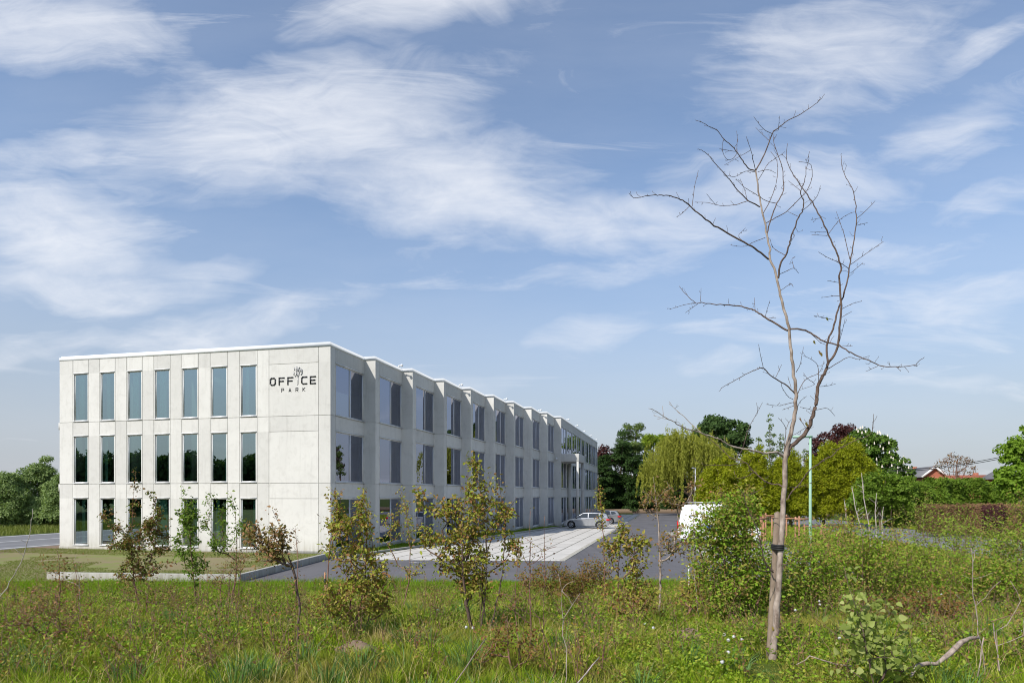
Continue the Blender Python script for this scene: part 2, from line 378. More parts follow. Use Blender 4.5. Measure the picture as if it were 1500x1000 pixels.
M['yellow'] = simple('yellow_petal', (.75, .52, .02), .6)
M['orange'] = simple('orange_petal', (.75, .22, .01), .6)
M['fluff'] = simple('white_fluff', (.58, .58, .56), .9)

def ground_mat(name, a, b_, c_, sc):
    m, nt, out = new_mat(name)
    g = N(nt, 'ShaderNodeNewGeometry'); P = g.outputs['Position']
    f = noise(nt, P, sc, 8, .65, .5); f2 = noise(nt, P, sc * 9, 6, .7)
    c = ramp(nt, math_n(nt, 'ADD', math_n(nt, 'MULTIPLY', f, .65), math_n(nt, 'MULTIPLY', f2, .35)), [(.38, a), (.5, b_), (.62, c_)])
    b = N(nt, 'ShaderNodeBsdfPrincipled', i_Roughness=.95); b.inputs['Specular IOR Level'].default_value = .1
    L(nt, c, b.inputs['Base Color'])
    bp = N(nt, 'ShaderNodeBump', i_Strength=.6, i_Distance=.04); L(nt, f2, bp.inputs['Height']); L(nt, bp.outputs[0], b.inputs['Normal'])
    L(nt, b.outputs[0], out.inputs[0]); return m
M['soil'] = ground_mat('grassy_soil', (.05, .055, .015), (.055, .08, .012), (.09, .12, .018), .5)
M['lawn'] = ground_mat('patchy_lawn', (.23, .18, .115), (.20, .18, .085), (.16, .21, .05), .32)
def asphalt(name, a, sc=1):
    m, nt, out = new_mat(name)
    g = N(nt, 'ShaderNodeNewGeometry'); P = g.outputs['Position']
    f = noise(nt, P, 60, 3, .7); f2 = noise(nt, P, .35, 6, .6, .5)
    c = mixc(nt, f, tuple(x * .75 for x in a), tuple(x * 1.3 for x in a))
    c = mixc(nt, math_n(nt, 'MULTIPLY', ramp(nt, f2, [(.38, (0, 0, 0)), (.66, (1, 1, 1))]), .6), c, tuple(x * 1.45 for x in a))
    f3 = noise(nt, mapping(nt, P, rot=(0, 0, R(-13)), sc=(3.0, .12, 1)), .8, 5, .6); c = mixc(nt, math_n(nt, 'MULTIPLY', ramp(nt, f3, [(.52, (0, 0, 0)), (.7, (1, 1, 1))]), .45), c, tuple(x * .62 for x in a))
    f4 = noise(nt, P, 2.2, 2, .5); c = mixc(nt, math_n(nt, 'MULTIPLY', ramp(nt, f4, [(.68, (0, 0, 0)), (.74, (1, 1, 1))]), .5), c, tuple(x * .5 for x in a))
    b = N(nt, 'ShaderNodeBsdfPrincipled', i_Roughness=.85); b.inputs['Specular IOR Level'].default_value = .3
    L(nt, c, b.inputs['Base Color']); L(nt, b.outputs[0], out.inputs[0]); return m
M['asphalt'] = asphalt('asphalt', (.105, .101, .106))
M['asphalt_old'] = asphalt('worn_asphalt', (.15, .15, .155))
M['paint'] = simple('road_paint', (.62, .62, .60), .7, 0, .3, .12, 3)
def paving():
    m, nt, out = new_mat('concrete_pavers')
    tcn = N(nt, 'ShaderNodeTexCoord')
    br = N(nt, 'ShaderNodeTexBrick'); br.inputs['Scale'].default_value = 1.0
    br.inputs['Brick Width'].default_value = 3.0; br.inputs['Row Height'].default_value = 1.05
    br.inputs['Mortar Size'].default_value = .055; br.inputs['Mortar Smooth'].default_value = .1
    br.inputs['Color1'].default_value = (.56, .535, .49, 1); br.inputs['Color2'].default_value = (.51, .485, .445, 1)
    br.inputs['Mortar'].default_value = (.22, .21, .18, 1)
    L(nt, mapping(nt, tcn.outputs['Object'], rot=(0, 0, R(90))), br.inputs['Vector'])
    f = noise(nt, tcn.outputs['Object'], 1.2, 6, .65)
    c = mixc(nt, math_n(nt, 'MULTIPLY', ramp(nt, f, [(.45, (0, 0, 0)), (.75, (1, 1, 1))]), .5), br.outputs[0], (.40, .38, .34))
    b = N(nt, 'ShaderNodeBsdfPrincipled', i_Roughness=.85); b.inputs['Specular IOR Level'].default_value = .25
    L(nt, c, b.inputs['Base Color']); L(nt, b.outputs[0], out.inputs[0]); return m
M['paving'] = paving()

# ------------------------------------------------------------------ ground
C0 = Vector((-9.67, 36.36, 0)); ROT = math.atan2(-.2288, .9735)
def W(x, y, z=0): return C0 + OX * x + AX * y + Vector((0, 0, z))     # office axes -> world
xs = np.concatenate([[-3000, -900, -300, -120, -70], np.linspace(-45, 45, 121), [70, 120, 300, 900, 3000]])
ys = np.concatenate([[-600, -150, -50, -15], np.linspace(-4, 28, 97), [34, 45, 70, 120, 300, 900, 3500]])
Xg, Yg = np.meshgrid(xs, ys); Zg = hgt(Xg, Yg) - .02
nx = len(xs); ii = np.arange(len(ys) - 1)[:, None] * nx; jj = np.arange(nx - 1)[None, :]
mb = MB(); mb.add(np.stack([Xg, Yg, Zg], -1).reshape(-1, 3), np.stack([ii + jj, ii + jj + 1, ii + jj + 1 + nx, ii + jj + nx], -1).reshape(-1, 4))
tag(mb.build('ground', M['soil'], smooth=True), kind='structure')
def sheet(name, pts, z, mat, kind='structure', local=False):
    m = MB(); m.ngon([(p[0], p[1], z) for p in pts]); o = m.build(name, mat)
    if local: o.location = C0; o.rotation_euler = (0, 0, ROT)
    return tag(o, kind=kind)
KX = -10.05
sheet('lawn', [(-60, 25.4), (-9.9, 25.0), (-9.1, 36.9), (-26, 41.2), (-28.6, 41.0), (-41, 25.4)][:5] + [(-34.5, 25.4)], 0.0, M['lawn']) if False else None
sheet('lawn', [(-36, 24.9), (-9.95, 24.9), (-9.15, 37.2), (-27.2, 41.3), (-27.9, 41.2)], -.004, M['lawn'])
sheet('parking_road', [(-9.95, 24.75), (24, 24.75), (30, 70), (36, 119), (21, 119), W(13, 60)[:2], W(3.2, 40)[:2], W(1, 2)[:2], W(-1, -2)[:2]], -.008, M['asphalt'])
sheet('parking_paving', [(2.9, -2.55), (12.5, -.9), (12.5, 80), (8.8, 80), (8.4, 42), (7.2, 33.5), (3.4, 8.0), (2.2, 1.5)], -.004, M['paving'], local=True)
sheet('parking_bay_paving', [(9.0, 31.2), (13.4, 31.2), (19.6, 58), (13.0, 58), (11.2, 42.5)], -.004, M['kerb'])
sheet('planting_bed', [(14.0, 24.9), (22.4, 24.9), (26.0, 50), (33.0, 100), (24, 100), (18.0, 50)], .0, M['soil'])
sheet('street', [(22.6, 20), (33, 24.9), (36, 60), (46, 112), (36, 112), (27.5, 60)], .004, M['asphalt_old'])
sheet('left_road', [(-32.2, -60), (-19.8, -60), (-19.8, 160), (-32.2, 160)], -.004, M['asphalt_old'], local=True)
for (a, b) in ((-20.6, -20.35), (-26.1, -25.9), (-31.6, -31.3)):
    sheet('road_marking', [(a, -60), (b, -60), (b, 160), (a, 160)], .001, M['paint'], local=True)
sheet('road_verge', [(-19.78, -60), (-18.3, -60), (-17.6, 0), (-17.6, 80), (-19.78, 80)], .0, M['earth'], local=True)
# paving edge band and kerbs
def kerb_line(pts, wd, ht, label, local=False, mat='kerb'):
    m = MB(); P = [Vector((p[0], p[1], 0)) for p in pts]
    if local: P = [W(p.x, p.y) for p in P]
    # mitred strip
    L_, R_ = [], []
    for i, p in enumerate(P):
        d = ((P[i + 1] - p).normalized() if i < len(P) - 1 else Vector((0, 0, 0))) + ((p - P[i - 1]).normalized() if i else Vector((0, 0, 0)))
        d.normalize(); n = Vector((-d.y, d.x, 0)); k = wd / 2
        L_.append(p + n * k); R_.append(p - n * k)
    V = []
    for a, b in zip(L_, R_): V += [(a.x, a.y, -.05), (a.x, a.y, ht), (b.x, b.y, ht), (b.x, b.y, -.05)]
    F = []
    for i in range(len(P) - 1):
        o = i * 4
        for k in range(3): F.append((o + k, o + 4 + k, o + 5 + k, o + 1 + k))
    e = (len(P) - 1) * 4
    F += [(0, 1, 2, 3), (e + 3, e + 2, e + 1, e)]
    m.add(V, F); o = m.build('kerb', M[mat]); bevel(o, .012, 2)
    return tag(o, label=label, cat='kerb')
for (x_, y_) in ((14.9, 6.0), (14.9, 22.0), (17.8, 40.0), (6.0, -2.9)):
    p_ = W(x_, y_); m = MB(); m.box((-.3, -.22, -.02), (.3, .22, .0025)); o = m.build('drain_frame', M['galv']); o.name = 'drain_cover'; o.location = (p_.x, p_.y, -.006); o.rotation_euler = (0, 0, ROT)
    m = MB()
    for k in range(6): m.box((-.25 + k * .085, -.17, .003), (-.22 + k * .085, .17, .006))
    g_ = m.build('slot', M['rubber'], o); tag(o, label='flat rectangular metal drain cover set in the asphalt lane', cat='drain cover', group='drain covers in the asphalt')
kerb_line([(-17.3, 25.5), (-13.2, 25.1), (-9.95, 24.75), (-9.5, 30), (-9.05, 35.35)], .22, .26, 'long concrete kerb bending round the patchy lawn in front of the office')
kerb_line([(2.0, -1.9), (2.15, 1.5), (3.3, 8.0), (5.2, 20.5), (7.1, 33.4)], .16, .12, 'low kerb along the shaded planting strip beside the long facade', True)
kerb_line([(12.6, -.85), (12.6, 82)], .28, .02, 'flush pale edging band between the pavers and the asphalt lane', True)
sheet('grass_strip', [(2.2, -1.6), (2.35, 1.5), (3.4, 7.9), (7.2, 33.2), (7.2, 36.6), (6.55, 36.6), (5.9, 32.6), (5.1, 28.5), (4.4, 24.4), (3.7, 20.4), (2.95, 16.3), (2.2, 12.2), (1.5, 8.1), (.75, 4.1), (.02, 0)], .03, M['soil'], local=True)
# earth bank at the end of the car park
m = MB(); m.tube([(4, 118, .1), (20, 119, .25), (38, 120, .2), (60, 121, .2)], [.45, .5, .55, .5], 8); tag(m.build('earth_bank', M['earth'], smooth=True), kind='structure')

# ------------------------------------------------------------------ office building (local x outwards, y along, z up)
office = empty('office_building', C0, ROT, label='long three storey pale concrete office with stepped side bays and tall windows', cat='building')
H = 11.06; CT = 11.32; STP = .726; BAY = 4.07; NB = 9; WL = 17.55; XE = NB * STP; YE = NB * BAY + 35.0
rng = random.Random(4)
def facade(name, u0, u1, z0, z1, openings, joints_u, joints_z, frame, depth=.24, extra=()):
    """height-field wall: cells flat, joints sunk, openings deep; frame(u, d, z) -> local point"""
    jw = .013
    us = {u0, u1}; zs = {z0, z1}
    for (a, b, c, d) in openings: us |= {a, b}; zs |= {c, d}
    for (j, c, d) in joints_u: us |= {j - jw, j + jw}; zs |= {c, d}
    for (j, a, b) in joints_z: zs |= {j - jw, j + jw}; us |= {a, b}
    us = sorted(u for u in us if u0 - 1e-6 <= u <= u1 + 1e-6); zs = sorted(z for z in zs if z0 - 1e-6 <= z <= z1 + 1e-6)
    def dep(u, z):
        for (a, b, c, d) in openings:
            if a < u < b and c < z < d: return depth
        for (j, c, d) in joints_u:
            if abs(u - j) < jw and c < z < d: return .03
        for (j, a, b) in joints_z:
            if abs(z - j) < jw and a < u < b: return .03
        return 0
    nu, nz = len(us) - 1, len(zs) - 1
    D = [[dep((us[i] + us[i + 1]) / 2, (zs[k] + zs[k + 1]) / 2) for k in range(nz)] for i in range(nu)]
    m = MB(); tones = []
    tonemap = {}
    ju = sorted({j for (j, c, d) in joints_u} | {a for o in openings for a in o[:2]}); jz = sorted({j for (j, a, b) in joints_z})
    def tone(u, z):
        k = (sum(u > j for j in ju), sum(z > j for j in jz))
        if k not in tonemap: tonemap[k] = rng.random()
        return tonemap[k]
    def quad(p, t):
        m.add([frame(*q) for q in p], [(0, 1, 2, 3)]); tones.append(t)
    for i in range(nu):
        for k in range(nz):
            d = D[i][k]; t = tone((us[i] + us[i + 1]) / 2, (zs[k] + zs[k + 1]) / 2)
            if d < depth: quad([(us[i], d, zs[k]), (us[i + 1], d, zs[k]), (us[i + 1], d, zs[k + 1]), (us[i], d, zs[k + 1])], t)
            if i < nu - 1 and D[i + 1][k] != d:
                quad([(us[i + 1], d, zs[k]), (us[i + 1], D[i + 1][k], zs[k]), (us[i + 1], D[i + 1][k], zs[k + 1]), (us[i + 1], d, zs[k + 1])], t)
            if k < nz - 1 and D[i][k + 1] != d:
                quad([(us[i], d, zs[k + 1]), (us[i + 1], d, zs[k + 1]), (us[i + 1], D[i][k + 1], zs[k + 1]), (us[i], D[i][k + 1], zs[k + 1])], t)
    o = m.build(name, M['concrete'], office)
    a = o.data.attributes.new('tone', 'FLOAT', 'FACE'); a.data.foreach_set('value', tones)
    return o
ZW = [(.24, 2.95), (3.86, 6.58), (7.48, 10.24)]
ZJ = [3.79, 7.41]
def win(u0, u1, z0, z1, frame, glass, mull=(), fr=.05, dpth=.075, sill=True):
    m = MB()
    def bx(a, b, c, d, d0, d1):
        P = [frame(*q) for q in ((a, d0, c), (b, d0, c), (b, d0, d), (a, d0, d), (a, d1, c), (b, d1, c), (b, d1, d), (a, d1, d))]
        m.add(P, [(0, 1, 2, 3), (7, 6, 5, 4), (0, 4, 5, 1), (1, 5, 6, 2), (2, 6, 7, 3), (3, 7, 4, 0)])
    g = .003
    bx(u0 + g, u1 - g, z0 + g, z0 + fr, dpth - .03, dpth + .06); bx(u0 + g, u1 - g, z1 - fr, z1 - g, dpth - .03, dpth + .06)
    bx(u0 + g, u0 + fr, z0 + fr, z1 - fr, dpth - .03, dpth + .06); bx(u1 - fr, u1 - g, z0 + fr, z1 - fr, dpth - .03, dpth + .06)
    for u in mull: bx(u - .035, u + .035, z0 + fr, z1 - fr, dpth - .035, dpth + .06)
    # slim projecting surround and sill as on the building
    bx(u0 - .045, u1 + .045, z1 + .002, z1 + .05, -.035, .0 - .001)
    bx(u0 - .045, u1 + .045, z0 - .05, z0 - .002, -.05, .0 - .001)
    f = m.build('window', M['frame'], office)
    p = MB(); ue = [u0 + fr] + [x for u in mull for x in (u - .035, u + .035)] + [u1 - fr]
    for a, b in zip(ue[::2], ue[1::2]): p.add([frame(a, dpth, z0 + fr), frame(b, dpth, z0 + fr), frame(b, dpth, z1 - fr), frame(a, dpth, z1 - fr)], [(0, 1, 2, 3)])
    if frame is ff: p.F[4] = [q[:, ::-1] for q in p.F[4]]      # face outwards
    pane = p.build('pane', glass, f)
    return f
def curtain(u0, u1, z0, z1, frame, d=.32):
    n = 36; m = MB(); V = []
    for i in range(n + 1):
        u = u0 + (u1 - u0) * i / n; dd = d + .035 * math.sin(i * 1.9) + .012 * math.sin(i * 4.3)
        V += [frame(u, dd, z0), frame(u, dd, z1)]
    m.add(V, [(2 * i, 2 * i + 2, 2 * i + 3, 2 * i + 1) for i in range(n)]); return m.build('curtain', M['curtain'], office, smooth=True)
# front facade; u measured leftwards from the corner
def u_at(px):
    k = (px - 750) / 1000; return (-9.67 - k * 36.36) / (.9735 + .2288 * k)
ff = lambda u, d, z: (-u, d, z)
fw = [(u_at(b), u_at(a)) for a, b in ((108.2, 128.3), (147.3, 167.2), (187, 207), (226.9, 247.7), (267.2, 289), (309.6, 331.8), (352.8, 375))]
ops = [(a, b, c, d) for (a, b) in fw for (c, d) in ZW]
ju = [(u, .02, H) for u in (u_at(394), u_at(466.4))]
for (a, b) in fw:
    for e in (a - .075, b + .075):
        ju += [(e, 0.02, H)]
facade('wall', 0.0, WL, 0.02, H, ops, ju, [(z, 0, WL) for z in ZJ] + [(z, u_at(466.4), u_at(394)) for z in (2.95, 6.58, 10.24)], ff)
for i, (a, b) in enumerate(fw):
    for k, (c, d) in enumerate(ZW):
        win(a, b, c, d, ff, M['glass'], fr=.05)
for (i, k, s0, s1) in ((6, 2, .1, .45), (5, 2, .15, .4), (4, 2, .1, .5), (3, 2, .1, .55), (6, 0, .3, .5), (3, 0, .05, .6), (2, 0, .6, .9), (6, 1, .55, .9), (4, 0, .75, .95), (3, 1, .65, .9), (1, 1, .7, .95), (0, 2, .1, .3), (0, 1, .72, .9), (5, 1, .0, .22), (1, 0, .1, .3), (5, 0, .6, .85), (0, 0, .62, .9)):
    a, b = fw[6 - i]; c, d = ZW[k]; wd = b - a
    curtain(a + wd * (1 - s1), a + wd * (1 - s0), c, d + .1, ff)
# plinth line of the front wall
m = MB(); m.box((-WL - .02, -.03, -.1), (.02, .1, .14)); m.build('plinth', M['kerb'], office)
# long side, nine stepped bays
for i in range(NB):
    x = i * STP; y0 = i * BAY
    fr = (lambda xx, yy: (lambda u, d, z: (xx - d, yy + u, z)))(x, y0)
    ops = [(.62, 3.99, c, d) for c, d in ZW]
    facade('wall', 0, BAY, 0, H, ops, [(.55, 0, H)], [(z, 0, BAY) for z in ZJ], fr, .3)
    for c, d in ZW: win(.62, 3.99, c, d, fr, M['glass2'], mull=(2.32,), fr=.055, dpth=.055)
    # return wall that faces the camera
    fr2 = (lambda xx, yy: (lambda u, d, z: (xx + u, yy + d, z)))(x, y0 + BAY)
    facade('return_wall', 0, STP, 0, H, [], [], [(z, 0, STP) for z in ZJ], fr2)
# far flush section with portico
fr = lambda u, d, z: (XE - d, NB * BAY + u, z)
mods = [(.28 + k * 4.03, .28 + k * 4.03 + 3.35) for k in range(8)] + [(.28 + 8 * 4.03, .28 + 8 * 4.03 + 2.0)]
ops = [(a, b, c, d) for a, b in mods for c, d in ZW]
facade('wall', 0, 35.0, 0, H, ops, [(a - .15, 0, H) for a, b in mods[1:]], [(z, 0, 35.0) for z in ZJ], fr, .3)
for a, b in mods:
    for c, d in ZW: win(a, b, c, d, fr, M['glass2'], mull=((a + b) / 2,), fr=.055, dpth=.055)
# hidden sides
m = MB(); m.add([(-WL, 0, 0), (-WL, YE, 0), (-WL, YE, H), (-WL, 0, H)], [(0, 1, 2, 3)]); m.add([(-WL, YE, 0), (XE, YE, 0), (XE, YE, H), (-WL, YE, H)], [(0, 1, 2, 3)]); m.build('rear_wall', M['concrete'], office)
# little band ends visible at the left corner
m = MB()
for z in ZJ: m.box((-WL - .10, .02, z - .42), (-WL - .002, .5, z + .0))
m.build('band_end', M['concrete'], office)
foot = [(-WL, 0), (0, 0)]
for i in range(1, NB + 1): foot += [((i - 1) * STP, i * BAY), (i * STP, i * BAY)]
foot += [(XE, YE), (-WL, YE)]
def offs(poly, d):
    out = []; n = len(poly)
    for i in range(n):
        p0, p1, p2 = Vector(poly[i - 1]), Vector(poly[i]), Vector(poly[(i + 1) % n])
        a = (p1 - p0).normalized(); b = (p2 - p1).normalized(); na = Vector((a.y, -a.x)); nb = Vector((b.y, -b.x))
        k = (na + nb) / (1 + na.dot(nb)); out.append(p1 + k * d)
    return out
def ring(m, levels):
    n = len(levels[0][0]); V = []
    for P, z in levels: V += [(p[0], p[1], z) for p in P]
    F = []
    for l in range(len(levels) - 1):
        for i in range(n):
            j = (i + 1) % n; F.append((l * n + i, l * n + j, (l + 1) * n + j, (l + 1) * n + i))
    m.add(V, F)
o4 = offs(foot, .022); o3 = offs(foot, .0); oi = offs(foot, -.30); o2 = offs(foot, -.06)
m = MB(); ring(m, [(o3, H - .001), (o4, H + .0), (o4, H + .17), (o2, H + .19), (o2, CT), (oi, CT), (oi, H - .4)]); m.build('coping', M['coping'], office)
m = MB(); m.ngon([(p[0], p[1], H - .3) for p in oi]); m.build('roof', M['slate'], office)
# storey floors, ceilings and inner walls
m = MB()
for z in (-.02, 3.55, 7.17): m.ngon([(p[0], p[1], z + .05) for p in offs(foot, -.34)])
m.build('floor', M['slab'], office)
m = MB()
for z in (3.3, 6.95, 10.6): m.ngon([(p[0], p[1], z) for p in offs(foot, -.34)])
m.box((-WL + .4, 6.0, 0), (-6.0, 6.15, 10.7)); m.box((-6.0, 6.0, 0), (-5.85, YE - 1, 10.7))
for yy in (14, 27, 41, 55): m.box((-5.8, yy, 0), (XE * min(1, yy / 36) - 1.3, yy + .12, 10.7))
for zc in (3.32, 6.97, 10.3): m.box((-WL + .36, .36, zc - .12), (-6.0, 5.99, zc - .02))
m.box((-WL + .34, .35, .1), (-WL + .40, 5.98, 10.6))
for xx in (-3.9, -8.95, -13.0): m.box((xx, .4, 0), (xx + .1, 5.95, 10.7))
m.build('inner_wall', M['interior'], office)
# portico
m = MB(); px0, px1, py0, py1 = XE + .004, XE + 1.85, NB * BAY + .02, NB * BAY + 4.6
m.box((px0, py0, 6.60), (px1, py1, 7.40)); por = m.build('portico', M['concrete'], office); bevel(por, .01)
for (cx, cy) in ((px1 - .32, py0 + .02), (px1 - .32, py1 - .34), (px0 + .1, py1 - .34)):
    m = MB(); m.box((cx, cy, 0), (cx + .3, cy + .3, 6.598)); m.build('column', M['concrete'], por)
# roof edge cameras and a wall lamp
def roofcam(x, y):
    m = MB(); m.box((x - .04, y - .04, CT), (x + .04, y + .04, CT + .10)); m.bar((x, y, CT + .07), (x + .22, y - .12, CT + .10), .05)
    m.lathe([(0, -.09), (.06, -.07), (.09, 0), (.06, .07), (0, .09)], 12, Matrix.Translation((x + .25, y - .15, CT + .06)))
    m.build('roof_camera', M['coping'], office, smooth=False)
for i in (1, 3, 5, 7): roofcam(i * STP, (i + 1) * BAY - .5)
for k in range(5): roofcam(XE, NB * BAY + 4 + k * 7)
m = MB(); m.lathe([(0, -.14), (.11, -.13), (.11, .1), (0, .13)], 12, Matrix.Translation((XE - .45, NB * BAY - .16, 6.9))); m.build('wall_lamp', M['frame'], office)

# ------------------------------------------------------------------ wall sign
sign = empty('wall_sign', W(-2.2, -.004, 9.08), ROT, label='black OFFICE PARK lettering with a stylised tree on the blank front wall', cat='sign')
def strokes(name, segs, wd, mat, d0=.06):
    m = MB()
    for q, (a, b) in enumerate(segs):
        a = Vector(a); b = Vector(b); d = (b - a).normalized() * wd / 2
        p0 = a - d; p1 = b + d; n = Vector((-d.y, d.x)); t = d0 + q * .0012
        V = []
        for yy in (-t, -.005):
            for p in (p0 + n, p0 - n, p1 - n, p1 + n): V.append((p.x, yy, p.y))
        m.add(V, [(0, 1, 2, 3), (7, 6, 5, 4), (0, 4, 5, 1), (1, 5, 6, 2), (2, 6, 7, 3), (3, 7, 4, 0)])
    return m.build(name, mat, sign)
def poly(pts): return list(zip(pts[:-1], pts[1:]))
hh = .44; ww = .37
def lx(px): return -u_at(px) + 2.2
def letter(ch, x):
    w2, h2, c = ww - .075, hh - .075, .07
    o = lambda p: (x + .0375 + p[0], .0375 + p[1])
    if ch == 'O': s = poly([(c, 0), (w2 - c, 0), (w2, c), (w2, h2 - c), (w2 - c, h2), (c, h2), (0, h2 - c), (0, c), (c, 0)])
    if ch == 'F': s = poly([(0, 0), (0, h2), (w2, h2)]) + [((0, h2 * .52), (w2 - .05, h2 * .52))]
    if ch == 'C': s = poly([(w2, 0), (c, 0), (0, c), (0, h2 - c), (c, h2), (w2, h2)])
    if ch == 'E': s = poly([(w2, 0), (0, 0), (0, h2), (w2, h2)]) + [((0, h2 * .5), (w2 - .04, h2 * .5))]
    return [(o(a), o(b)) for a, b in s]
for ch, px in (('O', 395.3), ('F', 408.2), ('F', 420.9), ('C', 441.2), ('E', 453.9)):
    strokes('letter', letter(ch, lx(px)), .062, M['sign'], .022)
tx = lx(436.6)
tr = [poly([(-.03, 0), (.0, .06), (.0, .42), (.06, .52), (.07, .64), (.12, .72)]), poly([(-.02, .46), (-.02, .62)]), poly([(-.17, .45), (-.10, .54), (-.08, .68), (-.11, .78)]),
      poly([(-.07, .80), (-.07, .98)]), poly([(-.24, .53), (-.24, .68)]), poly([(-.20, .78), (-.20, .90)]), poly([(.05, .72), (.05, .86), (.10, .93)]),
      poly([(.18, .53), (.25, .62), (.25, .80)]), poly([(.17, .70), (.17, .86)]), poly([(-.01, .72), (-.01, .84)])]
strokes('tree_emblem', [((tx + a[0], a[1]), (tx + b[0], b[1])) for s in tr for a, b in s], .026, M['signgrey'], .018)
def small(ch, x):
    w2, h2 = .13, .19; o = lambda p: (x + p[0], -.36 + p[1])
    s = {'P': poly([(0, 0), (0, h2), (w2, h2), (w2, h2 * .5), (0, h2 * .5)]), 'A': poly([(0, 0), (w2 / 2, h2), (w2, 0)]) + [((.03, .05), (w2 - .03, .05))],
         'R': poly([(0, 0), (0, h2), (w2, h2), (w2, h2 * .5), (0, h2 * .5)]) + [((.05, h2 * .5), (w2, 0))], 'K': [((0, 0), (0, h2)), ((0, h2 * .4), (w2, h2)), ((.03, h2 * .5), (w2, 0))]}[ch]
    return [(o(a), o(b)) for a, b in s]
for ch, px in (('P', 412.6), ('A', 423.2), ('R', 433.4), ('K', 443.6)): strokes('small_letter', small(ch, lx(px)), .026, M['sign'], .012)

# ------------------------------------------------------------------ vehicles (x forward, y left)
def arch_pts(cx, r, cz, z0):
    a0 = math.asin((z0 - cz) / r); out = []
    for k in range(9):
        t = math.pi - a0 - (math.pi - 2 * a0) * k / 8; out.append((cx + r * math.cos(t), cz + r * math.sin(t)))
    return out
def prism(m, prof, w0, zfun=None):
    """closed side profile, half width depends on height through zfun"""
    n = len(prof); V = []
    for sgn in (1, -1):
        for (x, z) in prof:
            V.append((x, sgn * (zfun(x, z) if zfun else w0), z))
    m.V.append(np.array(V, float)); b = m.n
    m.poly.append([b + i for i in range(n)]); m.poly.append([b + n + i for i in reversed(range(n))])
    for i in range(n):
        j = (i + 1) % n; m.poly.append([b + j, b + i, b + n + i, b + n + j])
    m.n += 2 * n
def wheel(par, x, y, r=.32, wd=.2):
    s = 1 if y > 0 else -1
    m = MB(); m.lathe([(r * .62, -wd / 2), (r * .93, -wd / 2), (r, -wd / 2 + .03), (r, wd / 2 - .03), (r * .93, wd / 2), (r * .62, wd / 2), (r * .62, -wd / 2)], 28, Matrix.Translation((x, y, r)), 'y')
    wo = m.build('wheel', M['rubber'], par, True)
    m = MB(); f = y + s * (wd / 2 - .03)
    m.lathe([(r * .55, -.02), (r * .64, .0), (r * .64, .025), (r * .55, .02)], 28, Matrix.Translation((x, f, r)), 'y')
    for k in range(5):
        a = 2 * math.pi * k / 5 + .3
        for da in (-.16, .16):
            m.bar((x + .05 * math.cos(a), f, r + .05 * math.sin(a)), (x + r * .58 * math.cos(a + da), f, r + r * .58 * math.sin(a + da)), .035, .03)
    m.lathe([(.0, .03), (.05, .025), (.055, -.02)], 12, Matrix.Translation((x, f, r)), 'y')
    m.build('rim', M['rim'], wo)
    m = MB(); m.lathe([(0, 0), (r * .62, 0)], 20, Matrix.Translation((x, y + s * (.0), r)), 'y'); m.build('brake_disc', M['cardark'], wo)
def smoothcar(o, b=.05): bevel(o, b, 3); o.data.polygons.foreach_set('use_smooth', [True] * len(o.data.polygons)); return o
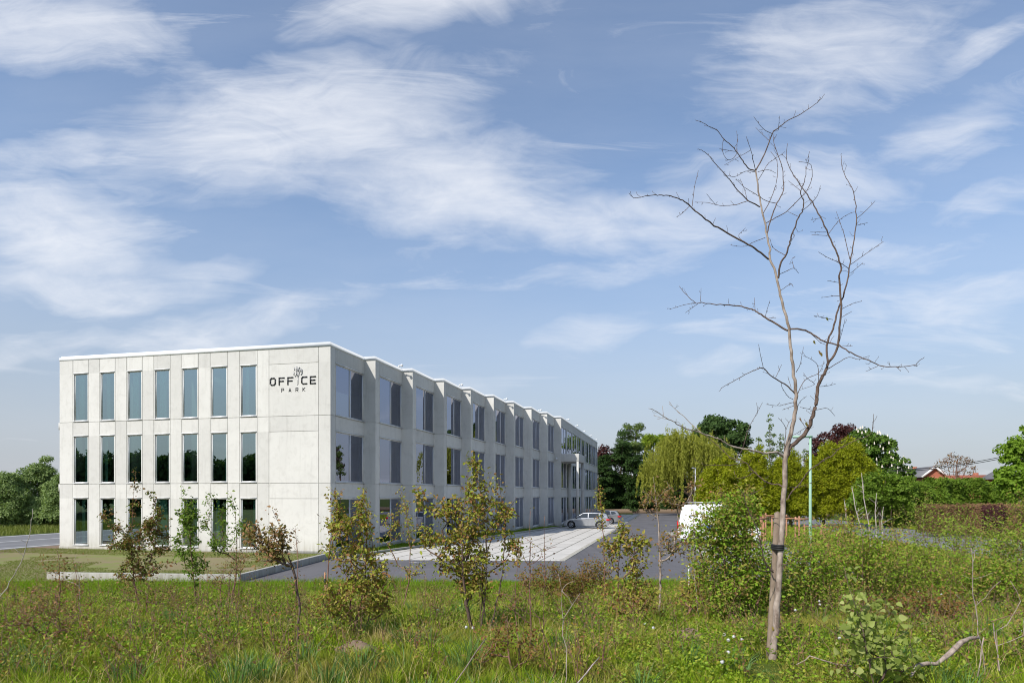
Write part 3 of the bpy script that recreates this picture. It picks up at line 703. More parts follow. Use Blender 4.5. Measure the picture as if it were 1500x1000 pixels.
def make_car(name, loc, rz, paint, label, est=False, nose_dark=True):
    c = empty(name, loc, rz, label=label, cat='car')
    wf, wr, r = 1.36, -1.32, .335; t = -2.24 if not est else -2.38
    prof = [(t + .05, .30), (t, .55), (t + .04, .92), (t + .22, 1.0), (-1.2, 1.0), (.2, .96), (1.12, .93), (1.72, .82), (2.02, .68), (2.14, .48), (2.10, .24)]
    bot = arch_pts(wf, .385, r, .22)[::-1] + arch_pts(wr, .385, r, .22)[::-1]
    prof = prof + bot
    def zf(x, z):
        e = .87 - .10 * max(0, (z - .6)) ** 1.0 * .5 - .05 * max(0, .45 - z)
        k = max(0, abs(x) - 1.6); return e - .35 * k * k - .02 * k
    m = MB(); prism(m, prof, .87, zf); body = smoothcar(m.build('body', M[paint], c), .04)
    # dark underbody and wheel wells
    m = MB(); m.box((-2.0, -.74, .2), (1.95, .74, .62)); m.build('underbody', M['cardark'], c)
    if not est: gh = [(-2.14, .95), (-1.98, 1.30), (-1.72, 1.43), (-.9, 1.49), (-.1, 1.50), (.28, 1.45), (1.16, .93)]
    else: gh = [(-2.30, .95), (-2.02, 1.36), (-1.8, 1.44), (-.9, 1.50), (-.1, 1.50), (.28, 1.45), (1.16, .93)]
    zg = lambda x, z: .82 - .36 * (z - .93)
    m = MB(); prism(m, gh, .8, zg); smoothcar(m.build('cabin', M[paint], c), .05)
    # side windows, a front and a rear pane each side
    def side(pts, nm='side_window'):
        for s in (1, -1):
            m = MB(); V = [(x, s * (zg(x, z) + .008), z) for x, z in pts]; m.ngon(V if s > 0 else V[::-1]); m.build(nm, M['carglass'], c)
    side([(-.22, 1.0), (.92, .99), (.30, 1.38), (-.05, 1.42), (-.22, 1.42)])
    side([(-1.35, 1.01), (-.29, 1.0), (-.29, 1.42), (-1.22, 1.40)])
    if est: side([(-1.98, 1.12), (-1.42, 1.03), (-1.32, 1.38), (-1.72, 1.34)])
    else: side([(-1.80, 1.10), (-1.42, 1.02), (-1.32, 1.37), (-1.55, 1.32)])
    def cross(p, q, nm, wi=.08, up=.006):
        (x0, z0), (x1, z1) = p, q; n = Vector((z1 - z0, 0, x0 - x1)).normalized()
        if n.z < 0: n = -n
        m = MB(); V = [(x0, -zg(x0, z0) + wi, z0), (x0, zg(x0, z0) - wi, z0), (x1, zg(x1, z1) - wi, z1), (x1, -zg(x1, z1) + wi, z1)]
        m.ngon([(v[0] + n.x * up, v[1], v[2] + n.z * up) for v in V]); m.build(nm, M['carglass'], c)
    cross((1.12, .96), (.36, 1.40), 'windscreen'); cross(gh[0] if est else (-2.13, .98), (gh[1][0] + .02, gh[1][1] - .04), 'rear_window')
    for s in (1, -1):
        m = MB(); m.box((.78, s * .86 - .09, .94), (.94, s * .86 + .09, 1.06)); smoothcar(m.build('mirror', M['cardark'], c), .02)
        m = MB(); m.add([(1.78, s * .80, .62), (2.06, s * .66, .60), (2.05, s * .64, .70), (1.74, s * .80, .76)], [(0, 1, 2, 3)]); m.build('headlight', M['lens'], c)
        m = MB(); m.box((t - .02, s * .66 - .14, .76), (t + .28, s * .66 + .175, .90)); smoothcar(m.build('tail_light', M['red'], c), .02)
        m = MB()
        for hx in (-.12, -1.05): m.box((hx, s * .845 - .012, .86), (hx + .18, s * .845 + .015, .885))
        m.build('door_handle', M[paint], c)
        m = MB()
        for dx in (.98, -.25, -1.30): m.box((dx - .006, s * .872 - .012, .30), (dx + .006, s * .872 + .002, .92))
        m.build('door_seam', M['cardark'], c)
    m = MB(); m.box((1.96, -.62, .30), (2.155, .62, .46)); m.build('grille', M['cardark'], c)
    m = MB(); m.box((t - .015, -.26, .55), (t + .03, .26, .66)); m.build('number_plate', M['white'], c)
    for x in (wf, wr):
        for y in (.74, -.74): wheel(c, x, y, r)
    return c
ang = math.atan2(.2288, -.9735)
make_car('parked_car', (*(Vector(G0(825, 772.5)) + Vector((.9735, -.2288)) * 2.25), 0), ang, 'carsilver', 'silver hatchback parked nose towards the entrance portico, nearer of two cars')
make_car('parked_car', (*(Vector(G0(908.5, 767.0)) - Vector((.9735, -.2288)) * 2.3), 0), ang, 'cargrey', 'grey estate car with red tail light showing behind the silver hatchback', est=True)
# van, tail towards the lane
van = empty('parked_van', (*(Vector(G0(991, 795)) + Vector((.9735, -.2288)) * 2.6), 0), math.atan2(-.2288, .9735), label='tall white van parked on the right side of the lane, half hidden by leaves', cat='van')
prof = [(-2.5, .38), (-2.55, .7), (-2.48, 1.25), (-2.28, 2.35), (-2.05, 2.52), (-.5, 2.58), (.75, 2.55), (1.1, 2.42), (1.75, 1.42), (2.35, 1.15), (2.52, .85), (2.5, .35)] + arch_pts(1.65, .42, .34, .28)[::-1] + arch_pts(-1.5, .42, .34, .28)[::-1]
m = MB(); prism(m, prof, .95, lambda x, z: .97 - .07 * max(0, z - 1.2) - .12 * max(0, abs(x) - 2.0)); smoothcar(m.build('body', M['vanwhite'], van), .07)
m = MB(); m.box((-2.3, -.82, .22), (2.3, .82, .7)); m.build('underbody', M['cardark'], van)
for s in (1, -1):
    m = MB(); V = [(x, s * (.98 - .07 * max(0, z - 1.2)), z) for x, z in ((.35, 1.45), (1.55, 1.45), (1.12, 2.15), (.35, 2.18))]; m.ngon(V if s > 0 else V[::-1]); m.build('side_window', M['carglass'], van)
    m = MB(); m.box((-2.56, s * .80 - .1, 1.0), (-2.38, s * .80 + .155, 1.42)); m.build('tail_light', M['red'], van)
    m = MB(); m.box((-1.3, s * .985 - .01, 1.05), (-.2, s * .985 + .004, 1.22)); m.build('blue_stripe', M['blue'], van)
    m = MB(); m.box((-1.8, s * .98 - .005, 1.86), (-1.45, s * .96 + .004, 1.9)); m.build('rear_quarter_trim', M['cardark'], van)
m = MB(); V = [(-2.49, -.6, 1.42), (-2.49, .6, 1.42), (-2.345, .55, 2.12), (-2.345, -.55, 2.12)]; m.ngon([(x - .02, y, z) for x, y, z in V][::-1]); m.build('rear_window', M['carglass'], van)
m = MB()
for x in (-1.7, -.6, .5): m.bar((x, -.8, 2.68), (x, .8, 2.68), .05)
for y in (-.8, .8): m.bar((-1.9, y, 2.66), (.7, y, 2.66), .04)
m.build('roof_rack', M['galv'], van)
for x in (1.65, -1.5):
    for y in (.84, -.84): wheel(van, x, y, .35, .22)

# ------------------------------------------------------------------ street furniture
def tiltbox(): pass
lx_, ly_ = G0(1187, 843)
lp = empty('lamp_post', (lx_, ly_, 0), 0, label='slender mint green lamp post with a short arm, beside the bare tree', cat='lamp post')
ztop = EYE + (725 - 638) / 1000 * ly_
m = MB(); m.tube([(0, 0, 0), (0, 0, 2.0), (0, 0, ztop)], [.062, .056, .046], 14); m.build('pole', M['pole'], lp, True)
m = MB(); m.box((-.68, -.05, ztop - .075), (.07, .05, ztop - .005)); m.build('arm', M['pole'], lp)
m = MB(); m.box((-.66, -.035, ztop - .10), (-.25, .035, ztop - .077)); m.build('lamp_head', M['lens'], lp)
lp2 = empty('lamp_post', (*[v for v in ((1018.5 - 750) / 1000 * 98, 98)], 0), 0, label='small grey lamp post far off in front of the weeping willow', cat='lamp post')
m = MB(); m.tube([(0, 0, 0), (0, 0, 7.0)], [.1, .07], 8); m.build('pole', M['galv'], lp2, True)
m = MB(); m.box((-.5, -.12, 6.98), (.12, .12, 7.1)); m.build('lamp_head', M['galv'], lp2)
# overhead cables
cab = empty('overhead_cable', PP(1300, 691, 75), 0, label='pair of dark overhead cables sagging above the laurel hedge', cat='cable')
for dz in (0, .16):
    pts = []
    for k in range(25):
        t = k / 24; px = 1300 + 330 * t; Yc = 75 - 18 * t; y = 690.5 - 2 * t - 62 * t ** 1.8
        pts.append(PP(px, y, Yc) - PP(1300, 691, 75) + Vector((0, 0, dz)))
    m = MB(); m.tube(pts, .032, 5); m.build('wire', M['rubber'], cab)
# wooden tree guards in the planting bed
def guard(px, py, Yd, wdt, hg, label):
    x, y = (px - 750) / 1000 * Yd, Yd
    g = empty('tree_guard', (x, y, 0), .25, label=label, cat='tree guard', group='low wooden tree guards in the planting bed')
    for a in (-1, 1):
        for b in (-1, 1):
            m = MB(); m.tube([(a * wdt / 2, b * wdt / 2, 0), (a * wdt / 2, b * wdt / 2, hg)], .055, 8); m.build('post', M['owood'], g)
    for b in (-1, 1):
        m = MB(); m.box((-wdt / 2 - .1, b * wdt / 2 - .03 - .09 * (b < 0), hg - .18), (wdt / 2 + .1, b * wdt / 2 + .03 - .085 * (b < 0), hg - .08)); m.build('rail', M['owood'], g)
GL = ['orange wooden tree guard furthest left, just right of the leafy shrub', 'orange wooden tree guard directly left of the bare tree trunk', 'orange wooden tree guard between the bare tree and the mint green lamp post',
      'low wooden tree guard just right of the mint green lamp post', 'low wooden tree guard in front of the grey street, furthest right', 'orange wooden tree guard behind the stake of the bare tree']
for (px, py, Yd, wd, hg), lb in zip([(1098, 0, 40, 1.1, 1.9), (1118, 0, 46, 1.2, 1.9), (1168, 0, 44, 1.1, 1.75), (1206, 0, 47, 1.7, 1.1), (1228, 0, 40, 1.1, .9), (1134, 0, 50, 1.2, 1.7)], GL): guard(px, py, Yd, wd, hg, lb)

# houses beyond the hedge
def house(label, px0, px1, Yd, eave, ridge, rmat, gable=True):
    x0, x1 = (px0 - 750) / 1000 * Yd, (px1 - 750) / 1000 * Yd
    h = empty('house', ((x0 + x1) / 2, Yd, 0), R(-14), label=label, cat='house'); w2 = (x1 - x0) / 2
    m = MB(); m.box((-w2, -4, 0), (w2, 4, eave)); wl = m.build('wall', M['brick'], h)
    m = MB(); e = .35
    if gable:   # ridge along y: gable faces the camera
        m2 = MB(); m2.add([(-w2, -4, eave), (w2, -4, eave), (0, -4, ridge)], [(0, 1, 2)]); m2.build('gable', M['brick'], h)
        V = [(-w2 - e, -4.4, eave - .2), (0, -4.4, ridge + .1), (w2 + e, -4.4, eave - .2), (-w2 - e, 5, eave - .2), (0, 5, ridge + .1), (w2 + e, 5, eave - .2)]
        V += [(v[0], v[1], v[2] + .22) for v in V]
        m.add(V, [(6, 7, 10, 9), (7, 8, 11, 10), (0, 3, 4, 1), (1, 4, 5, 2), (0, 1, 7, 6), (1, 2, 8, 7), (3, 9, 10, 4), (4, 10, 11, 5), (0, 6, 9, 3), (2, 5, 11, 8)])
        b = MB(); b.bar((-w2 - e, -4.45, eave - .12), (0, -4.45, ridge + .16), .08, .32); b.bar((0, -4.45, ridge + .16), (w2 + e, -4.45, eave - .12), .08, .32); b.build('bargeboard', M['white'], h)
    else:
        V = [(-w2 - e, -4.6, eave - .2), (w2 + e, -4.6, eave - .2), (w2 + e, 4.6, eave - .2), (-w2 - e, 4.6, eave - .2), (-w2 + .4, 0, ridge), (w2 - .4, 0, ridge)]
        m.add(V, [(0, 1, 5, 4), (2, 3, 4, 5)], [(1, 2, 5), (3, 0, 4)])
    m.build('roof', M[rmat], h)
    m = MB(); m.box((w2 * .4, .6, ridge - 1.2), (w2 * .4 + .6, 1.2, ridge + .35)); m.build('chimney', M['brick'], h)
    for xx in (-w2 * .5, w2 * .3):
        m = MB(); m.box((xx - .6, -4.06, 1.0), (xx + .6, -3.99, 2.4)); wi = m.build('window', M['white'], h)
        m = MB(); m.box((xx - .52, -4.075, 1.08), (xx + .52, -4.062, 2.32)); m.build('pane', M['carglass'], wi)
house('brick house with a white edged gable showing above the laurel hedge', 1342, 1370, 112, 6.1, 7.45, 'slate')
house('brick house with a red tiled roof just above the laurel hedge', 1385, 1446, 104, 4.3, 6.2, 'tile', False)
house('grey roofed house glimpsed beside the maple at the right edge', 1462, 1530, 95, 5.6, 6.9, 'slate', False)
# long slate roof left of the gable
house('low slate roofed house between the chestnut tree and the gabled house', 1312, 1350, 118, 6.3, 7.7, 'slate', False)

# ================================================================== vegetation
def unit(a): return a / (np.linalg.norm(a, axis=-1, keepdims=True) + 1e-9)
def leafset(mb, P, D, S, rs, kind='diamond', wr=.55, fold=.25, nh=None):
    """one small folded leaf per point; D is the leaf axis"""
    P = np.asarray(P); n = len(P); D = unit(np.asarray(D, float)); S = np.broadcast_to(np.asarray(S, float), (n,))[:, None]
    hint = unit(rs.normal(size=(n, 3))) if nh is None else unit(np.asarray(nh, float)) + rs.normal(size=(n, 3)) * .33
    side = unit(np.cross(D, hint)); nrm = np.cross(side, D)
    if kind == 'diamond':
        T = [(0, 0, 0), (.45, 1, 1), (1, 0, -.15), (.45, -1, 1)]; F = [(0, 1, 2), (0, 2, 3)]
    elif kind == 'ovate':
        T = [(0, 0, 0), (.28, 1, .8), (.28, 0, 0), (.28, -1, .8), (.68, .8, .6), (.68, 0, -.15), (.68, -.8, .6), (1.02, 0, -.55)]
        F = [(0, 1, 2), (0, 2, 3), (4, 7, 5), (5, 7, 6)]
        F4 = [(1, 4, 5, 2), (2, 5, 6, 3)]
    elif kind == 'broad':
        T = [(0, 0, 0), (.12, 1, .5), (.12, 0, 0), (.12, -1, .5), (.5, .95, .6), (.5, 0, -.1), (.5, -.95, .6), (1.05, 0, -.5)]
        F = [(0, 1, 2), (0, 2, 3), (4, 7, 5), (5, 7, 6)]; F4 = [(1, 4, 5, 2), (2, 5, 6, 3)]
    k = len(T); V = np.zeros((n, k, 3)); w2 = wr / 2
    for i, (t, x, f) in enumerate(T): V[:, i] = P + D * S * t + side * S * w2 * x + nrm * S * fold * w2 * f
    off = np.arange(n)[:, None, None] * k
    fs = [(np.array(F)[None] + off).reshape(-1, 3)]
    if kind != 'diamond': fs.append((np.array(F4)[None] + off).reshape(-1, 4))
    mb.add(V.reshape(-1, 3), *fs)
def fpoly(mb): return mb

def sphere_dirs(rs, n): return unit(rs.normal(size=(n, 3)))
def clumps_in(blobs, rs, ncl, rcl, low=-.45):
    """clump centres near the surface of several ellipsoids"""
    C, Rr = [], []
    wts = np.array([b[3] * b[5] + b[3] * b[4] for b in blobs]); wts = wts / wts.sum()
    for b, wt in zip(blobs, wts):
        k = max(3, int(round(ncl * wt))); d = sphere_dirs(rs, k * 3); d = d[d[:, 2] > low][:k]
        rr = rs.uniform(.55, 1.0, len(d)) ** .6
        c = np.array(b[:3]) + d * np.array(b[3:6]) * rr[:, None]
        C.append(c); Rr.append(rcl * rs.uniform(.6, 1.25, len(d)))
    return np.vstack(C), np.concatenate(Rr)
def add_crown(mb, blobs, rs, ncl, rcl, nleaf, size, droop=.1, kind='diamond', wr=.6, fill=.25, flat=.8):
    C, Rr = clumps_in(blobs, rs, ncl, rcl)
    pw = Rr ** 2; idx = rs.choice(len(C), nleaf, p=pw / pw.sum())
    d = sphere_dirs(rs, nleaf); d[:, 2] = np.abs(d[:, 2]) * .9 - .25; d = unit(d)
    P = C[idx] + d * (Rr[idx] * rs.uniform(.45, 1.05, nleaf) ** .7)[:, None] * np.array([1, 1, flat])
    tn = rs.normal(size=(nleaf, 3)); tn -= d * (tn * d).sum(1)[:, None]
    D = unit(unit(tn) + d * .35 + np.array([0, 0, -droop]))
    leafset(mb, P, D, size * rs.uniform(.6, 1.3, nleaf), rs, kind, wr, nh=d + np.array([0, 0, .35]))
    if fill:
        k = int(nleaf * fill); b = np.array(blobs); wts = b[:, 3] * b[:, 5]; ix = rs.choice(len(b), k, p=wts / wts.sum())
        d = sphere_dirs(rs, k) * (rs.uniform(0, 1, k) ** .4)[:, None] * .85
        leafset(mb, b[ix, :3] + d * b[ix, 3:6], sphere_dirs(rs, k), size * rs.uniform(.8, 1.6, k), rs, kind, wr)
    return C
def add_trunk(mb, base, top, r, C, rs, nl=9):
    base = np.array(base, float); top = np.array(top, float)
    P = np.linspace(0, 1, 7)[:, None] * (top - base) + base; P[1:-1, :2] += rs.normal(size=(5, 2)) * r * .5
    mb.tube(P, np.linspace(r, r * .3, 7) * np.array([1.3, 1, 1, 1, 1, 1, 1]), 8)
    if C is not None and len(C):
        for c in C[rs.permutation(len(C))[:nl]]:
            t = rs.uniform(.3, .8); s = base + (top - base) * t
            if c[2] < s[2]: s = base + (top - base) * .3
            mid = (s + c) / 2 + np.array([0, 0, -.1 * np.linalg.norm(c - s)])
            mb.tube([s, mid, c], [r * .4, r * .25, r * .1], 5)
def far_tree(name, label, cat, Yd, blobs_px, leaf, ncl, rcl, nleaf, size, seed, base_px=None, trunk_r=.25, bk='bark_brown', group=None, depth=.8, zfloor=None, **kw):
    """blobs_px: (px, py, rx, ry) in the photograph, given distance Yd"""
    rs = np.random.RandomState(seed); k = Yd / 1000
    bx = base_px if base_px is not None else blobs_px[0][0]
    x0 = (bx - 750) * k; z0 = hz1(x0, Yd)
    o = empty(name, (x0, Yd, z0), 0, label=label, cat=cat, group=group)
    bl = []
    for b in blobs_px:
        dy = b[4] if len(b) > 4 else 0
        bl.append(((b[0] - 750) * k - x0, dy, EYE + (725 - b[1]) * k - z0, b[2] * k, b[2] * k * depth, b[3] * k))
    mb = MB(); C = add_crown(mb, bl, rs, ncl, rcl, nleaf, size, **kw); mb.build('crown', M[leaf], o)
    top = max(bl, key=lambda b: b[2] + b[5]); t = MB()
    add_trunk(t, (0, 0, -.1), (top[0] * .8, top[1] * .8, top[2] + top[5] * .35), trunk_r, C, rs, 12); t.build('trunk', M[bk], o, True)
    return o, bl, rs

# -- far evergreens that close the car park
for i, (px, top, wpx, lb) in enumerate([(884, 664, 22, 'dark evergreen tree touching the far end of the office'), (908, 652, 24, 'dark evergreen tree second from the office end'), (934, 664, 24, 'dark evergreen tree below the tall birch'),
                                    (960, 676, 24, 'dark evergreen tree just left of the weeping willow'), (986, 688, 22, 'low dark evergreen tree under the weeping willow'), (1010, 700, 20, 'dark evergreen tree behind the small grey lamp post')]):
    h = 758 - top
    far_tree('evergreen_tree', lb, 'tree', 121 + (i % 2) * 2.5, [(px, top + h * .72, wpx, h * .36), (px, top + h * .38, wpx * .82, h * .3), (px + 2, top + h * .16, wpx * .5, h * .18)], 'lf_ever', 46, 1.1, 8200, .42, 100 + i, trunk_r=.3, droop=.5, group='dark evergreens closing the car park', wr=.45, flat=.45)
far_tree('birch_tree', 'tall wispy birch rising above the dark evergreens', 'tree', 128, [(926, 650, 16, 22), (934, 632, 8, 14), (918, 632, 7, 12), (938, 668, 16, 18), (912, 668, 12, 16)], 'lf_birch', 60, .75, 5200, .36, 120, trunk_r=.2, droop=.8, wr=.5, fill=.08)
far_tree('spruce_tree', 'narrow dark spruce beside the tall birch', 'tree', 127, [(914, 668, 12, 22), (913, 648, 8, 16), (912, 634, 4, 9)], 'lf_dkgreen', 36, .7, 3000, .36, 121, trunk_r=.2, droop=.5, wr=.4)
far_tree('copper_tree', 'dark copper tree behind the far corner of the office', 'tree', 134, [(886, 672, 14, 18), (872, 676, 12, 14), (898, 676, 10, 10)], 'lf_purple', 34, .9, 2600, .42, 122, fill=.1)
far_tree('lime_tree', 'bright lime green tree between the birch and the willow', 'tree', 140, [(958, 648, 15, 12), (972, 650, 10, 9), (948, 658, 9, 9)], 'lf_lime', 34, 1.0, 2600, .48, 123, fill=.1)
# -- weeping willow: hanging strands
def willow(px0, Yd, label, seed):
    rs = np.random.RandomState(seed); k = Yd / 1000; x0 = (px0 - 750) * k
    o = empty('weeping_willow', (x0, Yd, 0), 0, label=label, cat='tree'); mb = MB(); t = MB()
    lobes = [(1000, 645, 24, 15), (1022, 652, 22, 14), (978, 662, 20, 14), (1044, 668, 20, 14), (962, 682, 14, 12), (1008, 672, 34, 20), (990, 650, 12, 12)]
    P, D = [], []
    for (bx, by, rx, ry) in lobes:
        for _ in range(120):
            d = unit(rs.normal(size=3)); d[2] = abs(d[2]) * .9 + .05
            c = np.array([(bx - 750) * k - x0 + d[0] * rx * k, d[1] * rx * k * .9, EYE + (725 - by) * k + d[2] * ry * k])
            c = c + rs.normal(size=3) * np.array([.75, .75, .55]); ln = min(rs.uniform(1.2, 6.0), c[2] - .8); n = int(ln * 19); s = rs.uniform(0, 1, n)
            sw = np.array([d[0], d[1], 0]) * .9
            p = c + sw * np.sqrt(s)[:, None] + np.array([0, 0, -1]) * (s * ln)[:, None] + rs.normal(size=(n, 3)) * .09
            P.append(p); D.append(np.tile([0, 0, -1.], (n, 1)) + rs.normal(size=(n, 3)) * .35)
    P = np.vstack(P); D = np.vstack(D); leafset(mb, P, D, .36 * rs.uniform(.6, 1.2, len(P)), rs, 'diamond', .34)
    mb.build('crown', M['lf_willow'], o); add_trunk(t, (0, 0, 0), (0, 0, 9), .5, P[::400], rs, 14); t.build('trunk', M['bark_brown'], o, True)
willow(1010, 106, 'large yellow green weeping willow at the end of the car park', 130)
far_tree('round_tree', 'round deep green tree standing behind the weeping willow', 'tree', 128, [(1045, 634, 24, 24), (1076, 636, 20, 24), (1060, 655, 34, 26), (1030, 640, 12, 18), (1090, 656, 10, 16)], 'lf_dkgreen', 90, 1.0, 8500, .46, 131, trunk_r=.35, wr=.7)
# -- olive hornbeams
HB = [('broad olive green hornbeam directly behind the white van', 64, [(1054, 722, 34, 44), (1066, 694, 16, 30), (1036, 742, 20, 26), (1080, 730, 24, 44), (1050, 690, 10, 18)], 1056),
      ('olive green hornbeam left of the bare tree trunk', 66, [(1100, 712, 26, 46), (1112, 684, 12, 32), (1128, 720, 26, 40), (1096, 680, 9, 20), (1112, 744, 34, 26)], 1108),
      ('olive green hornbeam between the bare trunk and the green lamp post', 67, [(1150, 716, 26, 44), (1162, 692, 14, 32), (1176, 724, 20, 38), (1140, 690, 9, 20), (1160, 746, 30, 22)], 1158),
      ('olive green hornbeam just right of the green lamp post', 68, [(1200, 712, 26, 46), (1212, 680, 14, 34), (1224, 716, 20, 42), (1192, 684, 9, 20), (1204, 742, 30, 26)], 1206),
      ('tall olive green hornbeam in front of the copper beech', 68, [(1248, 700, 34, 48), (1244, 668, 22, 26), (1250, 738, 34, 28), (1272, 716, 22, 30)], 1248)]
for i, (lb, Yd, bl, bp) in enumerate(HB):
    far_tree('hornbeam_tree', lb, 'tree', Yd, bl, 'lf_horn', 330, .34, 26000, .16, 140 + i, bp, .14, flat=1.7, group='olive green hornbeams beyond the planting bed', wr=.6, fill=.35)
# -- slim young poplars
for i, (px, top, bot, lb) in enumerate([(1128, 606, 700, 'tallest slim young poplar, left of the bare trunk'), (1111, 636, 700, 'slim young poplar on the left of the tallest one'), (1143, 634, 700, 'slim young poplar right behind the bare trunk'),
                                        (1165, 662, 730, 'short slim poplar between the trunk and the lamp post'), (1179, 656, 735, 'slim poplar just left of the green lamp post'), (1197, 668, 735, 'slim poplar just right of the green lamp post')]):
    h = bot - top
    far_tree('young_poplar', lb, 'tree', 84, [(px, top + h * .18, 3.2, h * .16), (px + 1, top + h * .42, 6, h * .2), (px - 1, top + h * .75, 8.5, h * .26)], 'lf_birch', 34, .28, 900, .22, 150 + i, trunk_r=.06, fill=.03, group='slim young poplars behind the hornbeams')
far_tree('copper_beech', 'dark purple copper beech left of the blossoming chestnut', 'tree', 98, [(1212, 652, 20, 18), (1232, 640, 14, 14), (1248, 634, 9, 9), (1205, 672, 18, 18), (1240, 660, 22, 22)], 'lf_purple', 60, .75, 4200, .36, 160, trunk_r=.3, fill=.12)
o, bl, rs = far_tree('chestnut_tree', 'horse chestnut covered in pale blossom candles', 'tree', 92, [(1268, 652, 24, 24), (1286, 664, 26, 28), (1300, 690, 28, 26), (1260, 680, 26, 26), (1316, 700, 16, 16), (1280, 712, 34, 26)], 'lf_chest', 110, .75, 9500, .40, 161, trunk_r=.4, wr=.65)
mb = MB(); d = sphere_dirs(rs, 150); d[:, 1] = -np.abs(d[:, 1]); ix = rs.choice(len(bl), 150); B = np.array(bl); d[:, 2] = d[:, 2] * .7 + .2
Pc = B[ix, :3] + unit(d) * B[ix, 3:6] * 1.06
for p in Pc: mb.lathe([(.11, 0), (.10, .1), (.05, .3), (0, .42)], 5, Matrix.Translation(p))
tag(mb.build('blossom', M['candle'], o), kind='stuff')
far_tree('laurel_bush', 'rounded bright green laurel bush at the left end of the laurel hedge', 'shrub', 64, [(1290, 722, 34, 32), (1268, 736, 22, 24), (1318, 728, 24, 28)], 'lf_laurel', 90, .5, 7500, .24, 162, trunk_r=.1, bk='bark_brown')
far_tree('bare_cherry', 'thin rosy brown tree with sparse buds before the red roof', 'tree', 100, [(1398, 690, 30, 22), (1404, 676, 18, 12), (1386, 682, 14, 12)], 'lf_brown', 90, .5, 900, .22, 163, trunk_r=.16, fill=.1, bk='bark_red')
far_tree('maple_tree', 'bright green maple cut off by the right edge', 'tree', 58, [(1500, 668, 26, 26), (1490, 706, 32, 22), (1520, 650, 24, 26), (1480, 720, 22, 18), (1530, 690, 30, 50)], 'lf_maple', 70, .7, 7500, .27, 164, 1505, .2, wr=.8, fill=.12)
# -- hedges
def hedge(name, label, pts, z0, z1, th, leaf, n, size, seed, cat='hedge', wob=.12, trunk='bark_brown'):
    rs = np.random.RandomState(seed); pts = [np.array(p, float) for p in pts]; c = sum(pts) / len(pts)
    o = empty(name, (c[0], c[1], 0), 0, label=label, cat=cat); mb = MB(); seg = [(a, b) for a, b in zip(pts[:-1], pts[1:])]
    ln = np.array([np.linalg.norm(b - a) for a, b in seg]); ix = rs.choice(len(seg), n, p=ln / ln.sum()); t = rs.uniform(0, 1, n)
    A = np.array([a for a, b in seg])[ix]; Bb = np.array([b for a, b in seg])[ix]; p2 = A + (Bb - A) * t[:, None]
    dd = unit(Bb - A); nn = np.stack([dd[:, 1], -dd[:, 0]], -1)
    s = rs.uniform(0, 2 * z1 + th, n); zz = np.where(s < z1, s, np.where(s < z1 + th, z1, s - z1 - th)); off = np.where(s < z1, th / 2, np.where(s < z1 + th, th / 2 - (s - z1), -th / 2))
    u = (p2[:, 0] * .9 + p2[:, 1] * .5); bump = (np.sin(u * 1.3) + np.sin(u * 2.9 + 1) + np.sin(zz * 2.2 + u * .8)) * wob
    q = p2 + nn * (off * (1 + .0) + np.sign(off) * (bump + rs.normal(size=n) * .10))[:, None]
    z = z0 + zz * (1 + bump * .18) + rs.normal(size=n) * .08
    P = np.stack([q[:, 0] - c[0], q[:, 1] - c[1], np.maximum(z, .02)], -1)
    D = np.stack([nn[:, 0] * np.sign(off), nn[:, 1] * np.sign(off), np.full(n, .45)], -1)
    tn = rs.normal(size=(n, 3)); leafset(mb, P, tn - unit(D) * (tn * unit(D)).sum(1)[:, None] * .8, size * rs.uniform(.6, 1.3, n), rs, 'diamond', .6, nh=D); mb.build('foliage', M[leaf], o)
    m = MB()
    for a, b in seg:
        k = int(np.linalg.norm(b - a) / 1.2) + 1
        for j in range(k):
            p = a + (b - a) * j / k - c; m.tube([(p[0], p[1], 0), (p[0] + .05, p[1], z1 * .5), (p[0], p[1], z1 * .9)], [.05, .04, .02], 5)
    m.build('stem', M[trunk], o)
def gp(px, Yd): return ((px - 750) / 1000 * Yd, Yd)
hedge('laurel_hedge', 'long bright green laurel hedge below the red roofs', [gp(1305, 68), gp(1380, 70), gp(1445, 71), gp(1520, 66)], 0, 4.45, 1.6, 'lf_laurel', 42000, .25, 170, wob=.2)
hedge('beech_hedge', 'clipped reddish brown beech hedge in front of the laurel hedge', [gp(1352, 52), gp(1420, 53), gp(1500, 50)], .3, 1.95, 1.0, 'lf_brown', 26000, .13, 171, wob=.04)
hedge('barberry_hedge', 'dark purple barberry clump growing against the brown hedge', [gp(1440, 51), gp(1470, 50.4)], .3, 1.9, 1.1, 'lf_purple', 4200, .13, 172, wob=.05)
hedge('evergreen_hedge', 'dark evergreen hedge filling in below the trees at the end of the car park', [gp(862, 123), gp(940, 125), gp(1020, 124), gp(1110, 122)], 0, 6.2, 3.0, 'lf_ever', 26000, .42, 173, wob=.3)
# -- left thicket along the road
for i, (px, top, wpx, lb) in enumerate([(8, 690, 34, 'leafy grey green bush beyond the road, at the left edge'), (56, 668, 34, 'tallest grey green bush beyond the left road'), (96, 690, 30, 'grey green bush beyond the road, touching the office corner'), (-40, 700, 36, 'grey green bush beyond the road, cut off by the left edge')]):
    h = 764 - top
    far_tree('roadside_bush', lb, 'bush', 66 + (i % 2) * 3, [(px, top + h * .62, wpx, h * .40), (px + 3, top + h * .84, wpx * 1.05, h * .2), (px - 4, top + h * .36, wpx * .72, h * .28), (px + 7, top + h * .2, wpx * .36, h * .2)], 'lf_olive', 170, .5, 17000, .24, 180 + i, trunk_r=.14, group='bushes beyond the left road', wr=.4)
hedge('roadside_scrub', 'low grey green scrub filling in under the bushes beyond the left road', [gp(-90, 68), gp(0, 66), gp(60, 68), gp(125, 72)], 0, 2.6, 3.0, 'lf_olive', 22000, .24, 174, 'scrub', wob=.3)
